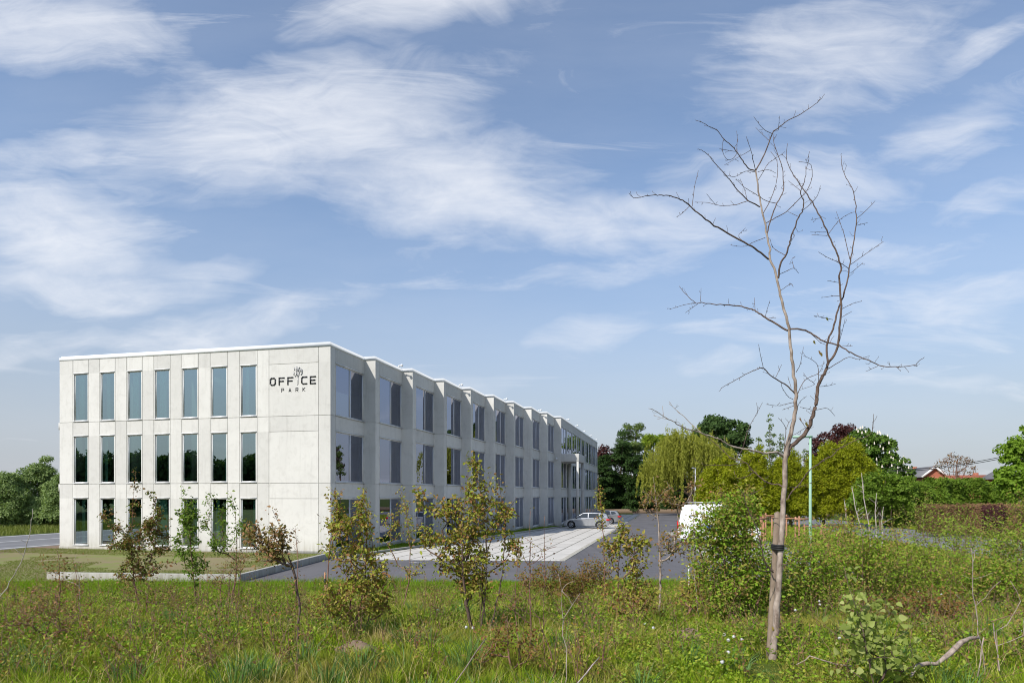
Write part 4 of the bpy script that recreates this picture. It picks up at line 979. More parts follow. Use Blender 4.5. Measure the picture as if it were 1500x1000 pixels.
# -- trees that the front windows mirror (they stand left of the camera)
for i in range(9):
    f = i / 8; px_, py_ = -50 - 27 * f, -7 + 24 * f; rs = np.random.RandomState(190 + i)
    hgt_ = 7.2 + 1.8 * rs.rand(); g0 = hz1(px_, py_)
    o = empty('broadleaf_tree', (px_, py_, g0), 0, label='broad dark tree seen only as a reflection in the front windows', cat='tree', group='trees mirrored in the front windows')
    mb = MB(); C = add_crown(mb, [(0, 0, hgt_ * .5 - g0, 3.3, 3.3, hgt_ * .42), (1, 0, hgt_ * .75 - g0, 2.2, 2.2, hgt_ * .22)], rs, 40, 1.2, 2600, .7, fill=.5); mb.build('crown', M['lf_dkgreen'], o)
    t = MB(); add_trunk(t, (0, 0, -.2), (0, 0, hgt_ * .7), .3, C, rs, 8); t.build('trunk', M['bark_brown'], o)

# ------------------------------------------------------------------ branching by growth towards target points
def grow(base, targets, rs, jit=.06, pen=1.2, seg=.14, bend=.12):
    nodes = [np.array(base, float)]; par = [-1]; chains = []; jit = .05
    T = sorted(targets, key=lambda t: np.linalg.norm(np.array(t) - base))
    if len(T) > 6:      # leader first: the highest target, so that the rest branch off it
        hi = max(T, key=lambda t: t[2]); T = [hi] + [t for t in T if t is not hi]
    for t in T:
        t = np.array(t, float); Nn = np.array(nodes); d = np.linalg.norm(Nn - t, axis=1)
        dz = Nn[:, 2] - (t[2] - .5 * d); cost = d + pen * np.maximum(0, dz)
        j = int(np.argmin(cost)); s = nodes[j]; ln = np.linalg.norm(t - s)
        if ln < 1e-3: continue
        k = max(2, int(ln / seg) + 1); ch = [j]
        sag = rs.normal(size=3) * bend * .45 * ln; sag[2] = -abs(sag[2]) * .9
        pp = s
        for q in range(1, k + 1):
            f = q / k; p = s + (t - s) * f + sag * (4 * f * (1 - f)) + rs.normal(size=3) * jit * seg * (q < k)
            nodes.append(p); par.append(ch[-1]); ch.append(len(nodes) - 1)
        chains.append(ch)
    cnt = np.zeros(len(nodes))
    for ch in chains:
        j = ch[-1]
        while j != -1: cnt[j] += 1; j = par[j]
    return np.array(nodes), chains, cnt
def shrub(name, label, cat, ells, base, leaf, bk, ntar, nleaf, size, seed, r0=.004, pw=.42, stems=None, kind='ovate', Yd=None, group=None, wr=.55, spread=.034, droop=.25, inner=.25, extra=(), bend=.12, dsc=1.0, lmul=2.1):
    """ells: (px, py, rx, ry) of leafy masses; base (px, py) on the bank"""
    rs = np.random.RandomState(seed)
    if Yd is None: b = GT(*base)
    else: x = (base[0] - 750) / 1000 * Yd; b = Vector((x, Yd, hz1(x, Yd)))
    Y0 = b.y; k = Y0 / 1000; o = empty(name, b, 0, label=label, cat=cat, group=group); bb = np.array(b)
    el = np.array([e[:4] for e in ells], float); a = el[:, 2] * el[:, 3]; ix = rs.choice(len(el), ntar, p=a / a.sum())
    d = unit(rs.normal(size=(ntar, 3))) * (rs.uniform(.05, 1.25, ntar) ** .6)[:, None]
    P = np.stack([((el[ix, 0] - 750) + d[:, 0] * el[ix, 2]) * k, Y0 + d[:, 1] * np.minimum(el[ix, 2], 60) * k * dsc, EYE + (725 - el[ix, 1] + d[:, 2] * el[ix, 3]) * k], -1)
    P[:, 2] = np.maximum(P[:, 2], hgt(P[:, 0], P[:, 1]) + .12)
    P = list(P - bb) + [np.array(PP(q[0], q[1], Y0 + (q[2] if len(q) > 2 else 0))) - bb for q in extra]
    sb = [np.zeros(3)] if not stems else [np.array([rs.normal() * stems[1], rs.normal() * stems[1], 0]) for _ in range(stems[0])]
    wood = MB(); LP, LD_ = [], []
    grp = [[] for _ in sb]
    for p in P: grp[int(np.argmin([abs(p[0] - s[0] * 3) + abs(p[1] - s[1] * 3) + rs.rand() * .25 for s in sb]))].append(p)
    for s, tg in zip(sb, grp):
        if not tg: continue
        s = s + np.array([0, 0, -.08]); Nn, chains, cnt = grow(s, tg, rs, bend=bend); tips = 0
        for ch in chains:
            rr = r0 * .62 * cnt[ch] ** pw; rr[0] = min(rr[0], rr[1] * 1.15); wood.tube(Nn[ch], rr, 5 if rr[1] < .02 else 8)
            pts = Nn[ch]; start = .0 if len(ch) < 6 else inner
            LP.append(pts[int(len(pts) * start):]); 
    wo = wood.build('stem', M[bk], o, True)
    if nleaf:
        nleaf = int(nleaf * lmul); A = np.vstack(LP); 
        A = A[A[:, 2] > .22 * max(p[2] for p in P) * (1 if not stems else .4)] if len(A) > 20 else A
        ii_ = rs.choice(len(A), nleaf); q = A[ii_] + rs.normal(size=(nleaf, 3)) * spread
        dd = unit(rs.normal(size=(nleaf, 3)) * [1, 1, .7] + (q - A[ii_]) / spread * .6 + np.array([0, 0, -droop]))
        mb = MB(); leafset(mb, q, dd, size * rs.uniform(.5, 1.35, nleaf), rs, kind, wr, .5, nh=np.tile([-.25, -.45, .75], (nleaf, 1)) + rs.normal(size=(nleaf, 3)) * .55); mb.build('leaves', M[leaf], o)
    return o

# ------------------------------------------------------------------ saplings on the bank (near)
shrub('copper_sapling', 'dense copper leaved sapling in front of the second and third ground floor windows', 'sapling', [(205, 790, 38, 48), (178, 775, 18, 18), (232, 775, 16, 30), (205, 835, 26, 20), (160, 755, 12, 9), (240, 800, 12, 12)], (208, 893), 'lf_copper', 'bark_red', 120, 1150, .058, 201, lmul=3.3, extra=[(199, 690), (202, 712), (204, 735), (216, 722), (224, 725), (255, 820), (228, 745)])
shrub('green_sapling', 'upright fresh green sapling with glossy leaves before the fifth ground floor window', 'sapling', [(277, 770, 17, 40), (270, 745, 10, 22), (290, 812, 18, 18), (268, 808, 14, 12), (283, 830, 18, 10)], (288, 893), 'lf_green', 'bark_red', 62, 520, .062, 202, lmul=3.3, extra=[(268, 716), (300, 825)])
shrub('green_sapling', 'loose green sapling with a bare middle before the sixth ground floor window', 'sapling', [(312, 750, 14, 28), (330, 790, 20, 20), (344, 770, 12, 14), (312, 795, 10, 10), (338, 735, 4, 12), (356, 768, 8, 8)], (334, 895), 'lf_green', 'bark_red', 60, 380, .052, 203, lmul=2.8, extra=[(310, 724), (338, 722), (340, 745)])
shrub('wispy_shrub', 'sparse wispy shrub with thin reddish twigs left of the kerb', 'shrub', [(330, 830, 34, 24), (350, 812, 22, 16), (312, 850, 20, 20)], (330, 905), 'lf_rust', 'bark_red', 70, 240, .035, 204, r0=.003, stems=(4, .08))
shrub('rusty_sapling', 'slanting dark stemmed sapling with rusty leaves near the blank wall', 'sapling', [(388, 792, 34, 20), (412, 778, 16, 18), (370, 780, 18, 16), (396, 812, 22, 12)], (432, 948), 'lf_rust', 'bark_dark', 70, 430, .045, 205, lmul=2.8, extra=[(399, 746), (413, 790), (424, 860)], r0=.0042)
shrub('thin_sapling', 'thin bare twin stemmed sapling tip against the blank front wall', 'sapling', [(432, 775, 6, 6), (436, 790, 5, 8)], (428, 905), 'lf_rust', 'bark_red', 8, 14, .03, 206, extra=[(432, 770), (436, 772), (430, 800)])
shrub('bronze_shrub', 'bushy bronze and green shrub standing before the office corner', 'shrub', [(512, 800, 34, 36), (524, 758, 24, 24), (494, 735, 11, 18), (524, 850, 42, 30), (552, 830, 22, 26), (488, 880, 34, 22), (486, 770, 16, 14), (534, 725, 8, 14), (556, 880, 20, 18)], (515, 925), 'lf_pear', 'bark_red', 240, 2000, .052, 207, stems=(4, .14), extra=[(484, 716), (530, 728)])
shrub('thin_green_sapling', 'slim sapling with open greenish leaves before the second bay window', 'sapling', [(588, 750, 14, 26), (575, 770, 18, 16), (600, 775, 20, 20), (586, 725, 8, 12), (566, 790, 14, 12), (606, 830, 26, 12)], (588, 890), 'lf_pear', 'bark_red', 80, 420, .05, 208, extra=[(587, 717)], r0=.0038)
shrub('pear_sapling', 'tall broad wild pear sapling, largest of the leafy saplings', 'sapling', [(694, 765, 34, 38), (700, 718, 16, 30), (692, 685, 7, 22), (652, 745, 24, 20), (736, 752, 20, 28), (684, 812, 40, 32), (636, 785, 30, 20), (750, 800, 18, 24), (618, 728, 9, 16), (690, 852, 30, 20), (660, 830, 20, 16), (722, 705, 7, 16)], (702, 925), 'lf_pear', 'bark_dark', 330, 2500, .054, 209, stems=(5, .10), extra=[(692, 660), (757, 728), (614, 712)], r0=.0042)
shrub('bare_red_stems', 'tall thin reddish stems with few buds right of the pear sapling', 'shrub', [(778, 800, 22, 30), (766, 860, 30, 34), (745, 870, 24, 20)], (772, 960), 'lf_bramble', 'bark_red', 36, 90, .03, 210, stems=(5, .22), extra=[(777, 748), (798, 755), (800, 905), (757, 800), (815, 800)], r0=.004)
shrub('bramble', 'low reddish bramble thicket in front of the asphalt', 'bramble', [(810, 838, 42, 13), (855, 845, 40, 17), (870, 830, 24, 12), (830, 860, 40, 14), (776, 848, 22, 12)], (835, 888), 'lf_bramble', 'bark_red', 230, 2100, .048, 211, stems=(10, .5), r0=.0035, lmul=2.6, spread=.06)
shrub('drooping_sapling', 'green sapling with drooping leaves in front of the asphalt lane', 'sapling', [(905, 795, 20, 18), (893, 805, 10, 12), (935, 790, 18, 16), (950, 800, 12, 12), (915, 772, 16, 10), (925, 830, 30, 20), (918, 870, 42, 28)], (912, 918), 'lf_pear', 'bark_red', 120, 1000, .056, 212, stems=(3, .1), r0=.0045)
shrub('pale_stem_sapling', 'pale stemmed sapling with curled leaves rising in front of the dark evergreens', 'sapling', [(958, 730, 10, 22), (942, 735, 7, 14), (975, 722, 12, 14), (990, 735, 14, 12), (1000, 790, 26, 24), (975, 800, 20, 18), (1012, 712, 14, 14), (880, 722, 7, 20), (880, 748, 5, 12)][:7], (965, 898), 'lf_rust', 'bark_main', 110, 640, .050, 213, extra=[(957, 698), (977, 705), (1018, 698)], r0=.005)
shrub('single_twig_sapling', 'lone upright twig with a leaf cluster in front of the parked cars', 'sapling', [(879, 725, 5, 18), (880, 750, 7, 14), (878, 768, 4, 6)], (884, 890), 'lf_pear', 'bark_red', 26, 150, .05, 214, extra=[(876, 698)])
shrub('thin_sapling', 'thin straight bare sapling left of the leaning bare tree', 'sapling', [(1024, 800, 10, 40)], (1026, 905), 'lf_pear', 'bark_main', 12, 26, .04, 215, extra=[(1018, 700), (1024, 740)], r0=.004)
# big leafy shrubs around and right of the bare tree
BS = [('dense green shrub with reddish stems just left of the bare trunk', (1085, 905), [(1078, 795, 38, 42), (1056, 758, 26, 36), (1112, 852, 46, 42), (1068, 862, 44, 30), (1088, 745, 24, 30), (1044, 780, 20, 26), (1030, 825, 16, 16), (1020, 775, 14, 20)], 'lf_shrub', 11.2, 300),
      ('low green shrub behind the bare trunk, below the green lamp post', (1165, 905), [(1165, 830, 42, 44), (1190, 860, 40, 40), (1150, 870, 34, 32), (1210, 825, 34, 32)], 'lf_shrub', 12.5, 301),
      ('green shrub right of the lamp post base with a rounded top', (1250, 900), [(1245, 800, 44, 34), (1270, 840, 52, 42), (1225, 850, 40, 40), (1290, 800, 26, 24)], 'lf_shrub', 14.5, 302),
      ('dusty green shrub in front of the grey street', (1325, 905), [(1325, 842, 46, 36), (1350, 815, 40, 26), (1300, 860, 34, 30), (1368, 860, 34, 30)], 'lf_shrub2', 15.0, 303),
      ('broad arching shrub that hides the end of the grey street', (1370, 850), [(1350, 745, 46, 26), (1390, 770, 52, 30), (1320, 770, 36, 24), (1420, 790, 44, 24)], 'lf_shrub2', 23, 304),
      ('tall green shrub at the right edge under the maple', (1490, 880), [(1480, 770, 32, 34), (1500, 740, 28, 28), (1455, 800, 30, 26), (1505, 800, 34, 34), (1450, 770, 20, 20)], 'lf_shrub', 19, 305),
      ('dense green shrub low on the right below the brown hedge', (1430, 905), [(1425, 840, 50, 36), (1465, 850, 44, 40), (1395, 865, 34, 28), (1500, 860, 40, 40)], 'lf_shrub', 14, 306),
      ('small rusty shrub beside the dandelions, behind the pale poplar', (1350, 925), [(1350, 888, 36, 22), (1385, 892, 30, 18), (1320, 895, 20, 16)], 'lf_bramble', 10.8, 307),
      ('fresh green shrub with long shoots in front of the white van', (1022, 905), [(1030, 845, 20, 30), (1012, 870, 20, 24), (1040, 815, 12, 18)], 'lf_pear', 12.2, 315),
      ('upright green shrub between the bare trunk and the planting bed guards', (1170, 860), [(1170, 790, 34, 26), (1215, 792, 32, 28), (1128, 802, 20, 26), (1250, 790, 24, 22)], 'lf_shrub', 17.5, 309),
      ('tall loose shrub with reddish shoots right of the mint green lamp post', (1232, 880), [(1228, 800, 26, 36), (1240, 770, 14, 20), (1212, 835, 26, 26), (1252, 835, 24, 28)], 'lf_pear', 15.5, 310),
      ('tall rusty tinged shrub rising in front of the street', (1300, 890), [(1300, 815, 26, 32), (1312, 785, 12, 18), (1284, 850, 24, 24), (1325, 850, 24, 22)], 'lf_pear', 16.5, 311),
      ('yellowish green shrub overlapping the brown hedge from the front', (1405, 880), [(1402, 800, 34, 34), (1388, 770, 16, 16), (1425, 775, 18, 20), (1390, 845, 34, 26)], 'lf_shrub2', 17, 312),
      ('bright green shrub with arching shoots close to the right edge', (1478, 900), [(1478, 820, 30, 40), (1496, 790, 18, 24), (1455, 850, 26, 28), (1460, 795, 12, 18)], 'lf_shrub2', 15, 313),
      ('thin twiggy shrub top showing above the leafy shrub left of the trunk', (1075, 880), [(1072, 745, 30, 26), (1052, 722, 10, 14), (1094, 722, 12, 14)], 'lf_pear', 12.8, 314),
      ('small dark green shrub left of the grey street end', (1210, 870), [(1200, 795, 26, 18), (1225, 775, 18, 14), (1175, 800, 18, 16)], 'lf_shrub', 24, 308)]
for lb, base, el, lf, Yd, sd in BS:
    area = sum(e[2] * e[3] for e in el); sz = .045 + .0009 * Yd
    nl = int((1.5 if sd == 300 else 1) * min(11000, area * (Yd / 12) ** -0.5 * .95)); 
    shrub('leafy_shrub', lb, 'shrub', el, base, lf, 'bark_red', int(150 + area / 45), nl, sz, sd, Yd=Yd, stems=(8, .45), kind='ovate' if Yd < 16 else 'diamond', r0=.0035, inner=.1, spread=.09 + .002 * Yd, wr=.5, lmul=1.15, group='leafy shrubs on the right side of the bank')
# near plants
shrub('poplar_sapling', 'pale green poplar sapling with large heart shaped leaves, low right foreground', 'sapling', [(1280, 900, 40, 34), (1262, 925, 34, 30), (1300, 935, 40, 34), (1285, 965, 44, 28), (1250, 880, 14, 22), (1240, 848, 10, 14), (1315, 965, 24, 20)], (1290, 1008), 'lf_poplar', 'bark_dark', 90, 460, .056, 220, Yd=5.9, kind='broad', wr=.85, extra=[(1236, 828), (1238, 842)], dsc=.8, r0=.003, spread=.05, lmul=1.15)
def bare(name, label, base, tips, sd, bk='bark_main', r0=.0038, cat='sapling', Yd=None, bend=.06, group=None):
    return shrub(name, label, cat, [(base[0], base[1] - 60, 4, 10)], base, None, bk, 1, 0, .03, sd, extra=tips, r0=r0, Yd=Yd, bend=bend, group=group)
bare('bare_sapling', 'leafless sapling with forked grey stem at the lower right', (1447, 985), [(1423, 802), (1426, 830), (1455, 838), (1466, 850, .3), (1432, 880), (1410, 842), (1430, 800, .2), (1400, 870, -.2)], 230)
bare('bare_sapling', 'slanting leafless sapling nearest the right edge', (1464, 988), [(1495, 880), (1499, 930), (1480, 850), (1500, 905, .2), (1475, 915)], 231)
bare('bare_sapling', 'fine leafless sapling between the bramble and the leaning sticks', (828, 1010), [(830, 855), (823, 865), (842, 850), (850, 868), (829, 900), (818, 840, .2)], 232, Yd=6.0, r0=.0032)
bare('bare_sapling', 'thin reddish leafless stem rising beside the pear sapling', (796, 990), [(777, 880), (770, 840), (790, 905), (762, 870)], 233, 'bark_red')
bare('bare_sapling', 'fine leafless stems in the left foreground', (118, 905), [(72, 845), (85, 828), (98, 850), (110, 812), (60, 820), (128, 835)], 234, 'bark_main', .0045)
bare('arching_twigs', 'pale arching twigs reaching in from the left edge', (-26, 900), [(48, 745), (47, 758), (42, 776), (20, 802), (30, 790), (10, 850)], 235, 'bark_pale', .0062, bend=.22)
shrub('wispy_shrub', 'wispy copper budded shrub at the far left of the bank', 'shrub', [(90, 830, 26, 16), (105, 828, 10, 10), (70, 870, 36, 16), (110, 860, 26, 16), (40, 868, 26, 12)], (92, 925), 'lf_rust', 'bark_red', 60, 260, .04, 221, extra=[(82, 800), (86, 812), (108, 830)], r0=.003, stems=(4, .15))
shrub('low_copper_shrub', 'low brown leaved shrub in the left foreground', 'shrub', [(60, 890, 50, 24), (105, 900, 40, 20), (30, 905, 34, 20)], (65, 950), 'lf_rust', 'bark_red', 120, 560, .042, 222, r0=.003, stems=(9, .6), lmul=1.0, spread=.1)
shrub('low_copper_shrub', 'low brown leaved shrub under the copper sapling', 'shrub', [(215, 865, 44, 20), (180, 850, 24, 12), (250, 860, 26, 14)], (215, 905), 'lf_copper', 'bark_red', 90, 420, .045, 223, r0=.003, stems=(6, .35), lmul=1.0, spread=.09)
shrub('low_red_shrub', 'low twiggy reddish shrub in the middle foreground', 'shrub', [(740, 925, 44, 24), (775, 945, 34, 22), (715, 960, 28, 18)], (745, 985), 'lf_bramble', 'bark_red', 90, 380, .034, 224, r0=.003, stems=(6, .25))
for i, (b, t, lb) in enumerate([((1266, 783), (1248, 712), 'pale bare birch sapling, leaning left, nearest the lamp post'), ((1276, 770), (1262, 692), 'tallest pale bare birch sapling by the grey street'), ((1282, 764), (1284, 722), 'short upright pale birch sapling by the grey street'),
                                ((1291, 770), (1294, 742), 'pale bare birch sapling furthest right by the laurel bush'), ((1248, 778), (1237, 734), 'short pale bare birch sapling directly right of the green lamp post')]):
    p_ = PP(b[0], b[1], 40); o = empty('birch_sapling', (p_.x, 40, 0), 0, label=lb, cat='sapling', group='pale birch saplings by the street'); o_ = Vector((p_.x, 40, 0)); q_ = PP(t[0], t[1], 40) - o_; r_b = np.random.RandomState(240 + i)
    m = MB(); m.tube([(0, 0, -.1), q_ * .33 + Vector((.05, 0, 0)), q_ * .66 + Vector((-.04, .03, 0)), q_], [.036, .030, .024, .012], 6)
    for k in range(7):
        f = r_b.uniform(.35, .95); c_ = q_ * f; d_ = Vector((r_b.normal() * .25, r_b.normal() * .25, .3)); m.tube([c_, c_ + d_ * .5, c_ + d_ * r_b.uniform(.7, 1.3)], [.012, .009, .006], 4)
    m.build('stem', M['bark_pale'], o, True)
# marker post with band, and leaning sticks
def stick(name, label, a, b, Ya, Yb, r, mat, cat='stick', band=None):
    p = PP(*a, Ya); q = PP(*b, Yb); o = empty(name, p, 0, label=label, cat=cat)
    m = MB(); m.tube([(0, 0, 0), (q - p) * .35 + Vector((.006, 0, .004)), (q - p) * .7 - Vector((.004, 0, 0)), q - p], [r, r * .95, r * .9, r * .8], 7); m.build('shaft', M[mat], o, True)
    if band: d = (q - p); m = MB(); m.tube([d * .62, d * .76], [r * 1.15, r * 1.15], 8); m.build('band', M['rubber'], o)
    return o
_g = GT(477, 872); stick('marker_post', 'short orange wooden marker post with a black band by the bronze shrub', (477, 876), (476, 838), _g.y, _g.y, .03, 'owood', 'marker post', True)
_g = GT(1009, 862); stick('marker_post', 'short pale marker post in the bright grass near the asphalt lane', (1009, 862), (1009, 828), _g.y, _g.y, .022, 'white', 'marker post')
stick('leaning_stick', 'pale dry stick leaning across the middle foreground', (664, 1003), (712, 934), 5.6, 6.1, .006, 'wood')
stick('leaning_stick', 'dry stick lying in the grass between pear sapling and bare tree', (846, 1000), (878, 962), 5.8, 6.2, .006, 'bark_pale')
stick('broken_stick', 'broken pale stick standing upright at the lower right', (1432, 990), (1441, 933), 6.2, 6.2, .006, 'bark_main')
stick('broken_stick', 'bent reddish stick standing right of the broken pale stick', (1464, 982), (1455, 912), 6.4, 6.5, .006, 'bark_main')
stick('broken_stick', 'slanting bare stick running to the right edge', (1452, 910), (1504, 893), 6.4, 6.3, .004, 'bark_red')
# fallen branch, short forked twig
fb_ = empty('fallen_branch', PP(1380, 962, 6.3), 0, label='thick curved fallen branch lying in the grass at the lower right', cat='branch'); b0 = PP(1380, 962, 6.3)
m = MB(); m.tube([PP(x, y, 6.3 + dy) - b0 for x, y, dy in ((1334, 990, -.1), (1344, 974, -.05), (1358, 971, 0), (1372, 972, .0), (1392, 956, .05), (1408, 940, .1), (1422, 934, .15), (1434, 933, .2))], [.012, .018, .02, .017, .026, .024, .018, .012], 9); m.build('branch', M['bark_main'], fb_, True)
m = MB(); m.tube([PP(1350, 972, 6.3) - b0, PP(1340, 968, 6.2) - b0], [.009, .006], 6); m.build('stub', M['bark_main'], fb_, True)
tw = empty('fallen_twig', PP(1185, 962, 6.2), 0, label='forked fallen twig in the grass right of the bare tree', cat='twig'); b0 = PP(1185, 962, 6.2)
m = MB(); m.tube([PP(x, y, 6.2) - b0 for x, y in ((1166, 973), (1180, 966), (1186, 960), (1204, 966), (1225, 972), (1248, 975))], [.003, .004, .006, .006, .007, .006], 6); m.build('branch', M['bark_main'], tw, True)
st = empty('tree_stump', GT(14, 884), 0, label='small dark log stump at the left edge of the bank', cat='stump')
m = MB(); m.tube([(-.25, 0, .1), (0, 0, .12), (.06, 0, .13)], [.05, .055, .05], 9); m.tube([(.08, .02, 0), (.09, 0, .2)], [.06, .055], 9); m.build('log', M['bark_dark'], st, True)

# ------------------------------------------------------------------ the leaning bare tree
YT = 7.5
bt = GT(1128, 968); BT = empty('bare_tree', (bt.x, YT, hz1(bt.x, YT)), 0, label='tall leafless young tree strapped to a stake on the grassy bank', cat='tree')
BO = np.array(BT.location)
rt = np.random.RandomState(77)
def limb(pts, r0, r1, d0=0., d1=0.):
    """pts in photo pixels; d0..d1 distance offsets from the tree's own distance"""
    n = len(pts); out = []
    for i, (x, y) in enumerate(pts):
        f = i / max(1, n - 1); out.append(np.array(PP(x, y, YT + d0 + (d1 - d0) * f)) - BO)
    P = np.array(out); t = np.arange(n); k = (n - 1) * 4 + 1; tt = np.linspace(0, n - 1, k)
    # catmull-rom resampling
    E = np.vstack([2 * P[0] - P[1], P, 2 * P[-1] - P[-2]]); i0 = np.minimum(tt.astype(int), n - 2); u = (tt - i0)[:, None]
    p0, p1, p2, p3 = E[i0], E[i0 + 1], E[i0 + 2], E[i0 + 3]
    Q = .5 * ((2 * p1) + (-p0 + p2) * u + (2 * p0 - 5 * p1 + 4 * p2 - p3) * u * u + (-p0 + 3 * p1 - 3 * p2 + p3) * u ** 3)
    Q[1:-1] += rt.normal(size=(k - 2, 3)) * min(.004, r0 * .25)
    rr = np.linspace(r0, r1, k); return Q, rr
def twigs(mb, Q, rr, every=.09, ln=.10, start=.2):
    L_ = np.linalg.norm(np.diff(Q, axis=0), axis=1); s = np.concatenate([[0], np.cumsum(L_)])
    d = s[-1] * start + rt.rand() * every
    while d < s[-1] * .97:
        i = int(np.searchsorted(s, d)) - 1; i = max(0, min(i, len(Q) - 2)); p = Q[i] + (Q[i + 1] - Q[i]) * ((d - s[i]) / (L_[i] + 1e-9))
        T = unit(Q[i + 1] - Q[i]); a = unit(T * .8 + rt.normal(size=3) * .75); l = ln * rt.uniform(.2, 1.0) ** 1.4
        q = p + a * l; bend = rt.normal(size=3) * l * .15
        mb.tube([p, (p + q) / 2 + bend, q + np.array([0, 0, l * .1])], [.0026, .0021, .0017], 4)
        e = q + np.array([0, 0, l * .1]); mb.lathe([(.0, 0), (.0032, .004), (.0, .012)], 4, Matrix.Translation(e))
        d += every * rt.uniform(.5, 1.6)
def addlimb(name, specs, mat='bark_dark', parent=BT, tw=.10):
    m = MB()
    for sp in specs:
        pts, r0, r1, d0, d1 = sp[:5]; Q, rr = limb(pts, r0, r1, d0, d1); m.tube(Q, rr, 8 if r0 > .012 else 5)
        if tw: twigs(m, Q, rr, ln=tw if r0 > .0045 else tw * .55, start=.25)
    return m.build(name, M[mat], parent, True)
trunk = [(1131, 975), (1134, 940), (1138, 900), (1141, 850), (1144, 800), (1147, 745), (1150, 700), (1150, 668), (1156, 642), (1163, 615), (1166, 580), (1163, 550), (1159, 515), (1155, 480), (1148, 452), (1142, 425), (1136, 398), (1128, 380), (1128, 366), (1124, 345), (1118, 318), (1113, 290), (1107, 250)]
Q, _ = limb(trunk, 1, 1); u = np.linspace(0, 1, len(Q)); rr = np.interp(u, [0, .05, .22, .33, .5, .75, 1], [.046, .037, .028, .025, .0165, .0115, .0075])
m = MB(); m.tube(Q, rr, 14); m.build('trunk', M['bark_main'], BT, True)
addlimb('limb', [([(1152, 668), (1158, 654), (1166, 648), (1178, 637), (1188, 616), (1193, 600), (1196, 585), (1198, 566), (1204, 554), (1210, 542), (1213, 532)], .024, .016, .0, .12),
                 ([(1213, 532), (1225, 514), (1230, 480), (1232, 448), (1230, 410), (1232, 392), (1226, 372), (1214, 344), (1202, 318), (1190, 296), (1180, 282), (1166, 262), (1156, 244), (1152, 228), (1154, 210)], .013, .0022, .12, .35),
                 ([(1213, 534), (1211, 506), (1220, 482), (1226, 458), (1233, 440), (1240, 416), (1244, 394), (1248, 370), (1254, 330), (1254, 310), (1250, 280), (1239, 260), (1232, 236), (1233, 225)], .012, .002, .12, .5),
                 ([(1245, 388), (1268, 372), (1294, 354)], .0035, .0024, .3, .45), ([(1246, 400), (1264, 385)], .003, .0022, .3, .1), ([(1255, 320), (1270, 307), (1282, 294)], .0035, .0022, .4, .3), ([(1256, 330), (1271, 326)], .003, .002, .4, .6),
                 ([(1244, 394), (1232, 386), (1214, 378), (1199, 369)], .004, .0022, .3, .0), ([(1245, 380), (1236, 342), (1232, 330), (1225, 310)], .004, .002, .32, .5), ([(1214, 342), (1230, 322), (1248, 311)], .0032, .002, .27, .5),
                 ([(1210, 340), (1187, 340)], .003, .002, .28, .1), ([(1212, 345), (1189, 344)], .0028, .002, .28, .4), ([(1203, 319), (1188, 322)], .0026, .002, .3, .2), ([(1230, 414), (1212, 411)], .0028, .002, .2, .0),
                 ([(1234, 452), (1248, 445), (1262, 441)], .0035, .0022, .2, .4), ([(1234, 464), (1248, 456)], .003, .002, .2, .1), ([(1220, 468), (1206, 465), (1192, 462)], .0032, .002, .2, -.1), ([(1231, 433), (1216, 434), (1203, 436)], .003, .002, .2, .3),
                 ([(1229, 502), (1234, 484), (1238, 466)], .003, .002, .15, .3), ([(1213, 540), (1228, 531), (1243, 523), (1258, 526), (1274, 521)], .0045, .002, .1, -.2), ([(1199, 562), (1198, 536), (1188, 526), (1177, 521)], .0035, .002, .08, -.1),
                 ([(1200, 566), (1212, 565), (1224, 562)], .003, .002, .1, .25), ([(1196, 600), (1212, 598), (1223, 609)], .0032, .002, .05, .3), ([(1190, 600), (1172, 596)], .003, .002, .05, -.1), ([(1181, 627), (1170, 612)], .0026, .0018, .05, -.1)])
addlimb('limb', [([(1107, 250), (1120, 226), (1131, 196), (1140, 188), (1152, 178), (1172, 168), (1190, 156), (1202, 146), (1208, 138)], .0075, .002, 0, .25), ([(1107, 250), (1097, 247), (1088, 236), (1080, 224), (1070, 212), (1060, 204), (1051, 192), (1040, 186), (1030, 180), (1018, 176)], .0065, .002, 0, -.3),
                 ([(1080, 224), (1074, 232), (1066, 234), (1060, 226), (1058, 214), (1060, 203)], .003, .0018, -.2, -.3), ([(1079, 222), (1080, 206), (1079, 192)], .0028, .0018, -.2, 0), ([(1076, 222), (1054, 218)], .0026, .0018, -.2, -.4),
                 ([(1107, 250), (1103, 234), (1100, 220), (1093, 200)], .004, .002, 0, -.2), ([(1100, 220), (1084, 229), (1061, 242)], .0028, .0018, -.1, .2), ([(1131, 196), (1118, 189), (1104, 171)], .0034, .0018, .05, -.1), ([(1127, 206), (1118, 198), (1107, 187)], .003, .0018, .05, .2), ([(1140, 190), (1142, 170)], .0026, .0017, .1, 0),
                 ([(1110, 252), (1125, 249), (1137, 254)], .003, .0018, 0, .2), ([(1107, 252), (1092, 251), (1076, 259), (1062, 256)], .0035, .0018, 0, -.2), ([(1109, 266), (1118, 252), (1125, 240), (1138, 231), (1150, 222)], .0034, .0018, 0, .3)])
addlimb('limb', [([(1113, 303), (1104, 298), (1096, 294), (1080, 278), (1070, 265), (1062, 256), (1050, 242), (1038, 228), (1030, 221), (1021, 219)], .007, .002, 0, -.4), ([(1096, 294), (1078, 300), (1066, 301), (1054, 301), (1038, 297), (1018, 296)], .004, .002, -.1, .1), ([(1048, 300), (1035, 284)], .0026, .0018, -.1, -.3), ([(1095, 295), (1090, 276), (1084, 262)], .0028, .0018, -.1, .1)])
